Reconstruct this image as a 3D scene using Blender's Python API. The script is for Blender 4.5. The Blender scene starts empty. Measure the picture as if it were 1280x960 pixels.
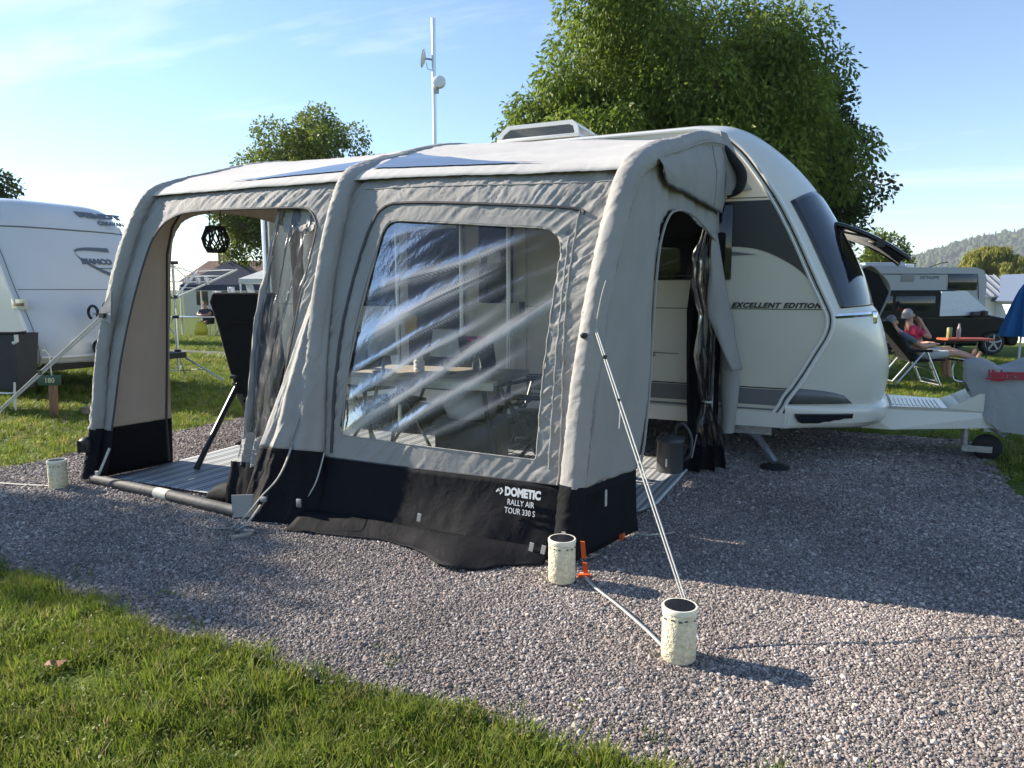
import bpy, bmesh, math, random
import numpy as np
from mathutils import Vector, Matrix, noise
R = math.radians
random.seed(7)
sc = bpy.context.scene
col = sc.collection

# ---------------------------------------------------------------- camera, sky, sun, exposure
cam_d = bpy.data.cameras.new('camera')
cam = bpy.data.objects.new('camera', cam_d)
col.objects.link(cam)
cam.location = (1.258, -3.36, 1.38)
cam.rotation_euler = (R(90 - 7.47), 0, R(25))
cam_d.sensor_width = 36
cam_d.lens = 25.3125
cam_d.clip_start = .05
cam_d.clip_end = 6000
sc.camera = cam

SUN_EL, SUN_AZ = R(27), R(2.8)          # light travels towards +X, slightly +Y
ldir = Vector((math.cos(SUN_EL) * math.cos(SUN_AZ), math.cos(SUN_EL) * math.sin(SUN_AZ), -math.sin(SUN_EL)))
w = bpy.data.worlds.new('World')
sc.world = w
w.use_nodes = True
nt = w.node_tree
nt.nodes.clear()
def wn(t, **k):
    n = nt.nodes.new(t)
    for a, b in k.items(): setattr(n, a, b)
    return n
out = wn('ShaderNodeOutputWorld')
bg = wn('ShaderNodeBackground')
bg.inputs['Strength'].default_value = .096
sky = wn('ShaderNodeTexSky', sky_type='NISHITA')
sky.sun_disc = False
sky.sun_elevation = SUN_EL
sky.sun_rotation = math.atan2(-ldir.x, -ldir.y)
sky.air_density = 1.0
sky.dust_density = .05
sky.ozone_density = 3.2
tc = wn('ShaderNodeTexCoord')
# thin cirrus: noise on the direction projected to a high flat layer
sep = wn('ShaderNodeSeparateXYZ')
nt.links.new(tc.outputs['Generated'], sep.inputs[0])
def m2(op, a, b=None, clamp=False):
    n = wn('ShaderNodeMath', operation=op)
    n.use_clamp = clamp
    for i, v in enumerate((a, b)):
        if v is None: continue
        if isinstance(v, (int, float)): n.inputs[i].default_value = v
        else: nt.links.new(v, n.inputs[i])
    return n.outputs[0]
zz = m2('MAXIMUM', m2('ADD', sep.outputs['Z'], .06), .02)
cmb = wn('ShaderNodeCombineXYZ')
nt.links.new(m2('DIVIDE', sep.outputs['X'], zz), cmb.inputs[0])
nt.links.new(m2('DIVIDE', sep.outputs['Y'], zz), cmb.inputs[1])
mp = wn('ShaderNodeMapping')
mp.inputs['Rotation'].default_value = (0, 0, R(25))
mp.inputs['Scale'].default_value = (.35, 1.3, 1)
mp.inputs['Location'].default_value = (3.1, 1.7, 0)
nt.links.new(cmb.outputs[0], mp.inputs[0])
nz = wn('ShaderNodeTexNoise')
nz.inputs['Scale'].default_value = 1.0
nz.inputs['Detail'].default_value = 9
nz.inputs['Roughness'].default_value = .62
nz.inputs['Distortion'].default_value = .4
nt.links.new(mp.outputs[0], nz.inputs['Vector'])
rmp = wn('ShaderNodeValToRGB')
rmp.color_ramp.elements[0].position = .54
rmp.color_ramp.elements[1].position = .80
nt.links.new(nz.outputs['Fac'], rmp.inputs[0])
cf = m2('MULTIPLY', rmp.outputs[0], .42)
mix = wn('ShaderNodeMixRGB')
mix.inputs[2].default_value = (7.5, 7.3, 7.2, 1)
nt.links.new(cf, mix.inputs[0])
nt.links.new(sky.outputs[0], mix.inputs[1])
nt.links.new(mix.outputs[0], bg.inputs['Color'])
nt.links.new(bg.outputs[0], out.inputs['Surface'])

sun_d = bpy.data.lights.new('sun', 'SUN')
sun_d.energy = 5.0
sun_d.angle = R(.55)
sun_d.color = (1, .90, .76)
sun = bpy.data.objects.new('sun', sun_d)
col.objects.link(sun)
sun.rotation_euler = ldir.to_track_quat('-Z', 'Y').to_euler()
sun.location = (-20, -2, 12)

sc.view_settings.view_transform = 'Standard'
sc.view_settings.look = 'None'
sc.view_settings.gamma = 1
sc.view_settings.exposure = 1.28
sc.view_settings.use_curve_mapping = False
sc.cycles.max_bounces = 10
sc.cycles.transparent_max_bounces = 24
sc.cycles.caustics_reflective = False
sc.cycles.caustics_refractive = False

# ---------------------------------------------------------------- helpers
def tag(o, label=None, cat=None, group=None, kind=None):
    if label: o['label'] = label
    if cat: o['category'] = cat
    if group: o['group'] = group
    if kind: o['kind'] = kind
    return o
def empty(name, loc=(0, 0, 0), rz=0, label=None, cat=None, group=None):
    o = bpy.data.objects.new(name, None)
    col.objects.link(o)
    o.location = loc
    o.rotation_euler = (0, 0, rz)
    o.empty_display_size = .1
    return tag(o, label, cat, group)
def copy_tree(o, parent=None):
    c = o.copy()
    col.objects.link(c)
    c.parent = parent
    for ch in o.children: copy_tree(ch, c)
    return c

class MB:
    """collects shapes; build() links them as ONE mesh object"""
    def __init__(s): s.v = []; s.f = []; s.mi = []; s.cur = 0
    def add(s, vs, fs):
        b = len(s.v)
        s.v += [tuple(p) for p in vs]
        s.f += [tuple(b + i for i in f) for f in fs]
        s.mi += [s.cur] * len(fs)
        return s
    def box(s, c, d, M=None, bev=0):
        x, y, z = d[0] / 2, d[1] / 2, d[2] / 2
        if bev:
            bm = bmesh.new()
            bmesh.ops.create_cube(bm, size=1)
            for v in bm.verts: v.co = Vector((v.co.x * d[0], v.co.y * d[1], v.co.z * d[2]))
            bmesh.ops.bevel(bm, geom=bm.edges[:], offset=bev, segments=2, affect='EDGES', profile=.5)
            vs = [v.co.copy() for v in bm.verts]
            bm.verts.index_update()
            fs = [[v.index for v in f.verts] for f in bm.faces]
            bm.free()
        else:
            vs = [Vector(p) for p in [(-x, -y, -z), (x, -y, -z), (x, y, -z), (-x, y, -z), (-x, -y, z), (x, -y, z), (x, y, z), (-x, y, z)]]
            fs = [(0, 3, 2, 1), (4, 5, 6, 7), (0, 1, 5, 4), (1, 2, 6, 5), (2, 3, 7, 6), (3, 0, 4, 7)]
        if M is not None: vs = [M @ p for p in vs]
        return s.add([p + Vector(c) for p in vs], fs)
    def tube(s, path, r, n=8, cap=True, flat=None):
        """flat=(a,b): elliptical section, a along the sideways axis"""
        P = [Vector(p) for p in path]
        rr = r if isinstance(r, (list, tuple)) else [r] * len(P)
        vs = []; fs = []
        up = None
        for i, p in enumerate(P):
            t = (P[min(i + 1, len(P) - 1)] - P[max(i - 1, 0)])
            if t.length < 1e-9: t = Vector((0, 0, 1))
            t.normalize()
            if up is None:
                up = Vector((0, 0, 1)) if abs(t.z) < .9 else Vector((0, 1, 0))
            a = t.cross(up)
            if a.length < 1e-6: a = t.cross(Vector((1, 0, 0)))
            a.normalize()
            b = a.cross(t).normalized()
            up = b
            fa, fb = flat if flat else (1, 1)
            for k in range(n):
                q = 2 * math.pi * k / n
                vs.append(p + a * (math.cos(q) * rr[i] * fa) + b * (math.sin(q) * rr[i] * fb))
        for i in range(len(P) - 1):
            for k in range(n):
                fs.append((i * n + k, i * n + (k + 1) % n, (i + 1) * n + (k + 1) % n, (i + 1) * n + k))
        if cap:
            fs.append(tuple(range(n - 1, -1, -1)))
            fs.append(tuple((len(P) - 1) * n + k for k in range(n)))
        return s.add(vs, fs)
    def lathe(s, prof, n=20, c=(0, 0, 0), M=None):
        vs = []; fs = []
        for r, z in prof:
            for k in range(n):
                q = 2 * math.pi * k / n
                vs.append(Vector((r * math.cos(q), r * math.sin(q), z)))
        for i in range(len(prof) - 1):
            for k in range(n):
                fs.append((i * n + k, i * n + (k + 1) % n, (i + 1) * n + (k + 1) % n, (i + 1) * n + k))
        if prof[0][0] > 1e-5: fs.append(tuple(range(n - 1, -1, -1)))
        if prof[-1][0] > 1e-5: fs.append(tuple((len(prof) - 1) * n + k for k in range(n)))
        if M is not None: vs = [M @ p for p in vs]
        return s.add([p + Vector(c) for p in vs], fs)
    def prism(s, poly, d, f):
        """poly: 2D outline, f(a,b,depth)->3D; extruded from depth 0 to d"""
        n = len(poly)
        vs = [f(a, b, 0) for a, b in poly] + [f(a, b, d) for a, b in poly]
        fs = [tuple(range(n)), tuple(range(2 * n - 1, n - 1, -1))]
        fs += [(i, i + n, (i + 1) % n + n, (i + 1) % n) for i in range(n)]
        return s.add(vs, fs)
    def grid(s, pts, closed=False):
        """pts: rows of points"""
        m = len(pts[0]); vs = [p for r in pts for p in r]; fs = []
        for i in range(len(pts) - 1):
            for j in range(m if closed else m - 1):
                fs.append((i * m + j, i * m + (j + 1) % m, (i + 1) * m + (j + 1) % m, (i + 1) * m + j))
        return s.add(vs, fs)
    def build(s, name, mats, parent=None, smooth=True, angle=40, recalc=True):
        me = bpy.data.meshes.new(name)
        me.from_pydata(s.v, [], s.f)
        ml = mats if isinstance(mats, (list, tuple)) else [mats]
        for m in ml:
            if m is not None: me.materials.append(m)
        if len(ml) > 1: me.polygons.foreach_set('material_index', s.mi)
        if recalc:
            bm = bmesh.new(); bm.from_mesh(me)
            bmesh.ops.recalc_face_normals(bm, faces=bm.faces[:])
            bm.to_mesh(me); bm.free()
        if smooth:
            me.polygons.foreach_set('use_smooth', [True] * len(me.polygons))
            if angle < 180: me.set_sharp_from_angle(angle=R(angle))
        me.update()
        o = bpy.data.objects.new(name, me)
        col.objects.link(o)
        if parent is not None: o.parent = parent
        return o
def thick(o, t, off=-1):
    m = o.modifiers.new('solid', 'SOLIDIFY'); m.thickness = t; m.offset = off
    return o
def text_obj(name, s, size, M, mat, parent=None, shear=0, bold=.0, space=1.0, depth=.001, align='LEFT', sx=1.0):
    cu = bpy.data.curves.new(name, 'FONT')
    cu.body = s; cu.size = size; cu.shear = shear; cu.offset = bold; cu.space_character = space
    cu.extrude = depth; cu.align_x = align; cu.resolution_u = 3
    t = bpy.data.objects.new('tmp', cu); col.objects.link(t)
    dg = bpy.context.evaluated_depsgraph_get()
    me = bpy.data.meshes.new_from_object(t.evaluated_get(dg))
    bpy.data.objects.remove(t); bpy.data.curves.remove(cu)
    me.transform(Matrix.Diagonal((sx, 1, 1, 1)))
    me.transform(M)
    me.materials.clear(); me.materials.append(mat)
    o = bpy.data.objects.new(name, me); col.objects.link(o)
    if parent is not None: o.parent = parent
    return o
def frame_M(org, xa, ya):
    xa = Vector(xa).normalized(); ya = Vector(ya).normalized(); za = xa.cross(ya)
    M = Matrix((xa, ya, za)).transposed().to_4x4(); M.translation = Vector(org)
    return M
def crom(pts, n):
    """Catmull-Rom through pts, n samples a span"""
    P = [np.array(p, float) for p in pts]; o = []
    for i in range(len(P) - 1):
        a, b, c, d = P[max(i - 1, 0)], P[i], P[i + 1], P[min(i + 2, len(P) - 1)]
        for k in range(n):
            t = k / n
            o.append(tuple(.5 * (2 * b + (c - a) * t + (2 * a - 5 * b + 4 * c - d) * t * t + (3 * b - a - 3 * c + d) * t ** 3)))
    o.append(tuple(P[-1]))
    return o
def nz3(x, y, z): return noise.noise(Vector((x, y, z)))

# ---------------------------------------------------------------- materials
def nmat(name):
    m = bpy.data.materials.new(name); m.use_nodes = True
    return m, m.node_tree, m.node_tree.nodes['Principled BSDF']
def mat(name, c, rough=.6, metal=0, var=.0, vscale=6, bump=0, bscale=40, spec=.5, coat=0, trans=0, alpha=1, coords='Object', c2=None, vdet=5, stretch=None):
    m, t, b = nmat(name)
    b.inputs['Base Color'].default_value = (*c, 1)
    b.inputs['Roughness'].default_value = rough
    b.inputs['Metallic'].default_value = metal
    b.inputs['Specular IOR Level'].default_value = spec
    b.inputs['Coat Weight'].default_value = coat
    if coat: b.inputs['Coat Roughness'].default_value = .06
    b.inputs['Transmission Weight'].default_value = trans
    b.inputs['Alpha'].default_value = alpha
    if var or bump or c2:
        tcn = t.nodes.new('ShaderNodeTexCoord')
        src = tcn.outputs[coords]
        if stretch:
            mpn = t.nodes.new('ShaderNodeMapping'); mpn.inputs['Scale'].default_value = stretch
            t.links.new(src, mpn.inputs[0]); src = mpn.outputs[0]
    if var or c2:
        n = t.nodes.new('ShaderNodeTexNoise'); n.inputs['Scale'].default_value = vscale; n.inputs['Detail'].default_value = vdet
        t.links.new(src, n.inputs['Vector'])
        r = t.nodes.new('ShaderNodeValToRGB')
        r.color_ramp.elements[0].position = .32; r.color_ramp.elements[1].position = .68
        lo = [max(0, x * (1 - var)) for x in c]; hi = c2 if c2 else [min(1, x * (1 + var)) for x in c]
        r.color_ramp.elements[0].color = (*lo, 1); r.color_ramp.elements[1].color = (*hi, 1)
        t.links.new(n.outputs['Fac'], r.inputs[0]); t.links.new(r.outputs[0], b.inputs['Base Color'])
    if bump:
        n2 = t.nodes.new('ShaderNodeTexNoise'); n2.inputs['Scale'].default_value = bscale; n2.inputs['Detail'].default_value = 4
        t.links.new(src, n2.inputs['Vector'])
        bp = t.nodes.new('ShaderNodeBump'); bp.inputs['Strength'].default_value = bump; bp.inputs['Distance'].default_value = .02
        t.links.new(n2.outputs['Fac'], bp.inputs['Height']); t.links.new(bp.outputs[0], b.inputs['Normal'])
    return m
def fabric(name, c, transl=.15, bump=.25, bscale=9, tint=None, fine=.12, rough=.75, spec=.25):
    """woven awning cloth: some light comes through, soft creases and weave in the normal"""
    m, t, b = nmat(name)
    tcn = t.nodes.new('ShaderNodeTexCoord')
    n = t.nodes.new('ShaderNodeTexNoise'); n.inputs['Scale'].default_value = 3; n.inputs['Detail'].default_value = 6
    t.links.new(tcn.outputs['Object'], n.inputs['Vector'])
    r = t.nodes.new('ShaderNodeValToRGB')
    r.color_ramp.elements[0].position = .3; r.color_ramp.elements[1].position = .7
    r.color_ramp.elements[0].color = (*[x * .92 for x in c], 1); r.color_ramp.elements[1].color = (*[x * 1.06 for x in c], 1)
    t.links.new(n.outputs['Fac'], r.inputs[0]); t.links.new(r.outputs[0], b.inputs['Base Color'])
    b.inputs['Roughness'].default_value = rough
    b.inputs['Specular IOR Level'].default_value = spec
    n2 = t.nodes.new('ShaderNodeTexNoise'); n2.inputs['Scale'].default_value = bscale; n2.inputs['Detail'].default_value = 3; n2.inputs['Distortion'].default_value = 1.2
    t.links.new(tcn.outputs['Object'], n2.inputs['Vector'])
    n3 = t.nodes.new('ShaderNodeTexNoise'); n3.inputs['Scale'].default_value = 260; n3.inputs['Detail'].default_value = 2
    t.links.new(tcn.outputs['Object'], n3.inputs['Vector'])
    bp = t.nodes.new('ShaderNodeBump'); bp.inputs['Strength'].default_value = bump; bp.inputs['Distance'].default_value = .03
    t.links.new(n2.outputs['Fac'], bp.inputs['Height'])
    bp2 = t.nodes.new('ShaderNodeBump'); bp2.inputs['Strength'].default_value = fine; bp2.inputs['Distance'].default_value = .002
    t.links.new(n3.outputs['Fac'], bp2.inputs['Height']); t.links.new(bp.outputs[0], bp2.inputs['Normal'])
    t.links.new(bp2.outputs[0], b.inputs['Normal'])
    tr = t.nodes.new('ShaderNodeBsdfTranslucent'); tr.inputs['Color'].default_value = (*(tint or c), 1)
    mx = t.nodes.new('ShaderNodeMixShader'); mx.inputs[0].default_value = transl
    t.links.new(b.outputs[0], mx.inputs[1]); t.links.new(tr.outputs[0], mx.inputs[2])
    t.links.new(mx.outputs[0], t.nodes['Material Output'].inputs['Surface'])
    return m
def vinyl(name, haze=.10, tint=(1, 1, 1), crease_glint=False, hazecol=(.8, .8, .8), dark=1.0, groug=.14, gf=.6, cw=.62):
    """clear soft plastic: straight-through, a Fresnel gloss and a little milky scatter; highlights on creases are painted in as white haze"""
    m = bpy.data.materials.new(name); m.use_nodes = True
    t = m.node_tree; t.nodes.clear()
    o = t.nodes.new('ShaderNodeOutputMaterial')
    tp = t.nodes.new('ShaderNodeBsdfTransparent'); tp.inputs[0].default_value = (*[x * dark for x in tint], 1)
    df = t.nodes.new('ShaderNodeBsdfDiffuse'); df.inputs[0].default_value = (*hazecol, 1)
    tl = t.nodes.new('ShaderNodeBsdfTranslucent'); tl.inputs[0].default_value = (*hazecol, 1)
    m1 = t.nodes.new('ShaderNodeMixShader'); m1.inputs[0].default_value = .45
    t.links.new(df.outputs[0], m1.inputs[1]); t.links.new(tl.outputs[0], m1.inputs[2])
    mh = t.nodes.new('ShaderNodeMixShader'); mh.inputs[0].default_value = haze
    t.links.new(tp.outputs[0], mh.inputs[1]); t.links.new(m1.outputs[0], mh.inputs[2])
    if crease_glint:
        at = t.nodes.new('ShaderNodeAttribute'); at.attribute_name = 'crease_glint'
        ma = t.nodes.new('ShaderNodeMath'); ma.operation = 'MULTIPLY_ADD'; ma.use_clamp = True
        t.links.new(at.outputs['Fac'], ma.inputs[0]); ma.inputs[1].default_value = cw; ma.inputs[2].default_value = haze
        t.links.new(ma.outputs[0], mh.inputs[0])
    gl = t.nodes.new('ShaderNodeBsdfGlossy'); gl.inputs['Roughness'].default_value = groug
    tcn = t.nodes.new('ShaderNodeTexCoord')
    n2 = t.nodes.new('ShaderNodeTexNoise'); n2.inputs['Scale'].default_value = 22; n2.inputs['Detail'].default_value = 3; n2.inputs['Distortion'].default_value = 2
    t.links.new(tcn.outputs['Object'], n2.inputs['Vector'])
    bp = t.nodes.new('ShaderNodeBump'); bp.inputs['Strength'].default_value = .06; bp.inputs['Distance'].default_value = .02
    t.links.new(n2.outputs['Fac'], bp.inputs['Height']); t.links.new(bp.outputs[0], gl.inputs['Normal'])
    fr = t.nodes.new('ShaderNodeFresnel'); fr.inputs['IOR'].default_value = 1.5
    t.links.new(bp.outputs[0], fr.inputs['Normal'])
    mg = t.nodes.new('ShaderNodeMixShader')
    gm = t.nodes.new('ShaderNodeMath'); gm.operation = 'MULTIPLY'; gm.inputs[1].default_value = gf; t.links.new(fr.outputs[0], gm.inputs[0])
    t.links.new(gm.outputs[0], mg.inputs[0]); t.links.new(mh.outputs[0], mg.inputs[1]); t.links.new(gl.outputs[0], mg.inputs[2])
    t.links.new(mg.outputs[0], o.inputs['Surface'])
    return m

M = {}
M['grey'] = fabric('awning_grey_cloth', (.305, .295, .28), .02, .16, 11, tint=(.5, .44, .36))
M['sleeve'] = fabric('awning_sleeve_cloth', (.32, .31, .295), .01, .16, 14)
M['roofcloth'] = fabric('awning_roof_cloth', (.52, .505, .48), .03, .10, 5)
M['beige'] = fabric('awning_inner_cloth', (.36, .34, .31), .22, .15, 6, tint=(.50, .45, .39))
M['black'] = fabric('awning_black_skirt', (.0085, .009, .0115), .01, .22, 8, rough=.75, spec=.12)
M['dark'] = mat('dark_seam_tape', (.05, .05, .055), .7)
M['film'] = vinyl('clear_window_film', .015, tint=(.80, .81, .82), crease_glint=True, cw=.9)
M['film2'] = vinyl('gathered_window_film', .08, tint=(.70, .72, .75), crease_glint=True, groug=.22, gf=.8, cw=.35, hazecol=(.55, .55, .54))
M['film3'] = vinyl('rolled_window_film', .03, tint=(.40, .41, .43), crease_glint=True, groug=.12, gf=.8, cw=.22, hazecol=(.5, .5, .5))
M['webbing'] = mat('pale_webbing', (.46, .45, .41), .75, var=.1, vscale=60)
M['oldweb'] = mat('worn_webbing', (.30, .29, .26), .9, var=.25, vscale=45)
M['strapdark'] = mat('black_plastic', (.012, .012, .013), .4)
M['white'] = mat('caravan_white_paint', (.68, .655, .59), .28, var=.025, vscale=2, coat=.3)
M['cream'] = mat('caravan_cream_sheet', (.60, .57, .48), .35, var=.03, vscale=3, bump=.03, bscale=60)
M['shadewhite'] = mat('shade_tinted_white', (.56, .585, .60), .3, var=.05, vscale=1.2, coat=.3)  # white with the bluish tone of shade put into its colour
M['glassdark'] = mat('dark_acrylic', (.010, .012, .017), .06, spec=.6, coat=.2)
M['decal_dark'] = mat('charcoal_decal', (.012, .013, .017), .35)
M['decal_grey'] = mat('mid_grey_decal', (.13, .135, .14), .4)
M['decal_line'] = mat('black_line_decal', (.02, .02, .02), .4)
M['chrome'] = mat('chrome', (.8, .8, .82), .12, metal=1)
M['alu'] = mat('brushed_aluminium', (.62, .63, .65), .35, metal=1, var=.08, vscale=30)
M['whitemetal'] = mat('white_painted_metal', (.72, .72, .72), .4)
M['galv'] = mat('galvanised_steel', (.36, .37, .39), .45, metal=.8, var=.2, vscale=25)
M['rubber'] = mat('black_rubber', (.013, .013, .014), .75, bump=.2, bscale=90)
M['blackmetal'] = mat('black_painted_steel', (.012, .012, .013), .35)
M['blackfabric'] = mat('black_padded_fabric', (.007, .007, .009), .9, bump=.3, bscale=120)
M['underbody'] = mat('dark_underbody', (.02, .02, .02), .8)
M['orange'] = mat('orange_plastic', (.62, .10, .02), .5)
M['whiteplast'] = mat('white_plastic', (.78, .77, .74), .4)
# ---------------------------------------------------------------- ground
PADX0, PADX1, PADY0, PADY1 = -4.62, 2.32, -1.42, 4.3
def terr(x, y):
    """the lawn falls away gently behind the pitch"""
    return float(np.interp(y, [6.0, 8.0, 10.4, 14.0, 20.4, 32.0], [0, -.08, -.21, -.31, -.43, -.75]))
def edge_noise(a, s): return .05 * nz3(a * 2.1, s, 0) + .035 * nz3(a * 6.5, s, 3) + .015 * nz3(a * 19, s, 5)
def foff(x):
    t = min(max((-1.0 - x) / 1.5, 0), 1); return .14 * t * t * (3 - 2 * t)
def pad_sd(x, y):
    """>0 inside the gravel pad (irregular edge)"""
    return min(x - (PADX0 + edge_noise(y, 1)), (PADX1 + edge_noise(y, 2)) - x, y - (PADY0 + foff(x) + edge_noise(x, 3)), (PADY1 + edge_noise(x, 4)) - y)
def graded(lo, hi, near_lo, near_hi, step, far_n):
    c = list(np.arange(near_lo, near_hi + 1e-6, step))
    l = near_lo - np.geomspace(step, near_lo - lo, far_n)
    h = near_hi + np.geomspace(step, hi - near_hi, far_n)
    return sorted(list(l) + c + list(h))
lawn_m, lt, lb = nmat('lawn_soil_and_grass')
tcn = lt.nodes.new('ShaderNodeTexCoord')
def lnoise(scale, det=6):
    n = lt.nodes.new('ShaderNodeTexNoise'); n.inputs['Scale'].default_value = scale; n.inputs['Detail'].default_value = det
    lt.links.new(tcn.outputs['Object'], n.inputs['Vector']); return n
r1 = lt.nodes.new('ShaderNodeValToRGB')
e = r1.color_ramp.elements
e[0].position = .30; e[0].color = (.045, .070, .014, 1)
e[1].position = .72; e[1].color = (.13, .17, .030, 1)
n_a = lnoise(1.7); n_b = lnoise(38)
lt.links.new(n_b.outputs['Fac'], r1.inputs[0])
r2 = lt.nodes.new('ShaderNodeValToRGB')
r2.color_ramp.elements[0].position = .56; r2.color_ramp.elements[1].position = .70
lt.links.new(n_a.outputs['Fac'], r2.inputs[0])
mx = lt.nodes.new('ShaderNodeMixRGB'); mx.inputs[2].default_value = (.085, .060, .034, 1)
mxf = lt.nodes.new('ShaderNodeMath'); mxf.operation = 'MULTIPLY'; mxf.inputs[1].default_value = .45
lt.links.new(r2.outputs[0], mxf.inputs[0]); lt.links.new(mxf.outputs[0], mx.inputs[0])
lt.links.new(r1.outputs[0], mx.inputs[1]); lt.links.new(mx.outputs[0], lb.inputs['Base Color'])
lb.inputs['Roughness'].default_value = .95; lb.inputs['Specular IOR Level'].default_value = .1
bp = lt.nodes.new('ShaderNodeBump'); bp.inputs['Strength'].default_value = .8; bp.inputs['Distance'].default_value = .03
lt.links.new(n_b.outputs['Fac'], bp.inputs['Height']); lt.links.new(bp.outputs[0], lb.inputs['Normal'])

gx = graded(-2500, 2500, -14, 10, .25, 34); gy = graded(-2500, 3500, -5, 20, .25, 34)
mb = MB()
rows = []
for y in gy:
    row = []
    for x in gx:
        z = terr(x, y) - .015
        if abs(x) < 60 and abs(y) < 60:
            z += .02 * nz3(x * .6, y * .6, 2) * (0 if pad_sd(x, y) > -.1 else 1) - (.02 if pad_sd(x, y) > .15 else 0)
        row.append((x, y, z))
    rows.append(row)
mb.grid(rows)
lawn = mb.build('lawn', lawn_m, angle=180); tag(lawn, 'mown green lawn around the gravel pitch', kind='structure')

# gravel pad: a sheet with gravel colours; loose stones lie on it as real geometry
grav_m = mat('gravel_bed', (.13, .118, .11), .95, var=.55, vscale=70, bump=1.0, bscale=95, spec=.2, vdet=3)
mb = MB()
ny, nx = 150, 180
rows = []
for j in range(ny + 1):
    row = []
    for i in range(nx + 1):
        u, v = i / nx, j / ny
        x0 = PADX0; y0 = PADY0
        x = PADX0 + (PADX1 - PADX0) * u; y = PADY0 + (PADY1 - PADY0) * v
        x = (PADX0 + edge_noise(y, 1)) * (1 - u) + (PADX1 + edge_noise(y, 2)) * u
        y = (PADY0 + foff(x) + edge_noise(x, 3)) * (1 - v) + (PADY1 + edge_noise(x, 4)) * v
        z = .006 * nz3(x * 1.3, y * 1.3, 7) + .004 * nz3(x * 5, y * 5, 9)
        row.append((x, y, z))
    rows.append(row)
mb.grid(rows)
pad = mb.build('gravel_pitch', grav_m, angle=180); tag(pad, 'grey gravel pitch under the awning and caravan', kind='structure')
def padz(x, y): return .006 * nz3(x * 1.3, y * 1.3, 7) + .004 * nz3(x * 5, y * 5, 9)

def inst_group(name, protos):
    """Instance on Points from vertex attributes rot / scl / pick"""
    c = bpy.data.collections.new(name + '_shapes')
    for o in protos: c.objects.link(o)
    g = bpy.data.node_groups.new(name, 'GeometryNodeTree')
    g.interface.new_socket('Geometry', in_out='INPUT', socket_type='NodeSocketGeometry')
    g.interface.new_socket('Geometry', in_out='OUTPUT', socket_type='NodeSocketGeometry')
    N = g.nodes.new
    gi, go = N('NodeGroupInput'), N('NodeGroupOutput')
    ci = N('GeometryNodeCollectionInfo'); ci.inputs['Collection'].default_value = c
    ci.inputs['Separate Children'].default_value = True; ci.inputs['Reset Children'].default_value = True
    ip = N('GeometryNodeInstanceOnPoints'); ip.inputs['Pick Instance'].default_value = True
    def att(nm, tp):
        a = N('GeometryNodeInputNamedAttribute'); a.data_type = tp; a.inputs['Name'].default_value = nm
        return [s for s in a.outputs if s.enabled and s.name == 'Attribute'][0]
    L = g.links.new
    L(gi.outputs[0], ip.inputs['Points']); L(ci.outputs[0], ip.inputs['Instance'])
    L(att('pick', 'INT'), ip.inputs['Instance Index'])
    L(att('rot', 'FLOAT_VECTOR'), ip.inputs['Rotation']); L(att('scl', 'FLOAT_VECTOR'), ip.inputs['Scale'])
    L(ip.outputs[0], go.inputs[0])
    return g
def scatter(name, P, rot, scl, pick, group, mats):
    me = bpy.data.meshes.new(name)
    P = np.asarray(P, np.float32)
    me.vertices.add(len(P)); me.vertices.foreach_set('co', P.ravel())
    a = me.attributes.new('rot', 'FLOAT_VECTOR', 'POINT'); a.data.foreach_set('vector', np.asarray(rot, np.float32).ravel())
    a = me.attributes.new('scl', 'FLOAT_VECTOR', 'POINT'); a.data.foreach_set('vector', np.asarray(scl, np.float32).ravel())
    a = me.attributes.new('pick', 'INT', 'POINT'); a.data.foreach_set('value', np.asarray(pick, np.int32).ravel())
    for m in mats: me.materials.append(m)
    o = bpy.data.objects.new(name, me); col.objects.link(o)
    md = o.modifiers.new('scatter', 'NODES'); md.node_group = group
    return o
def proto(name, mb_, m, smooth=True):
    o = mb_.build(name, m, smooth=smooth, angle=60)
    col.objects.unlink(o)
    return o
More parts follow.
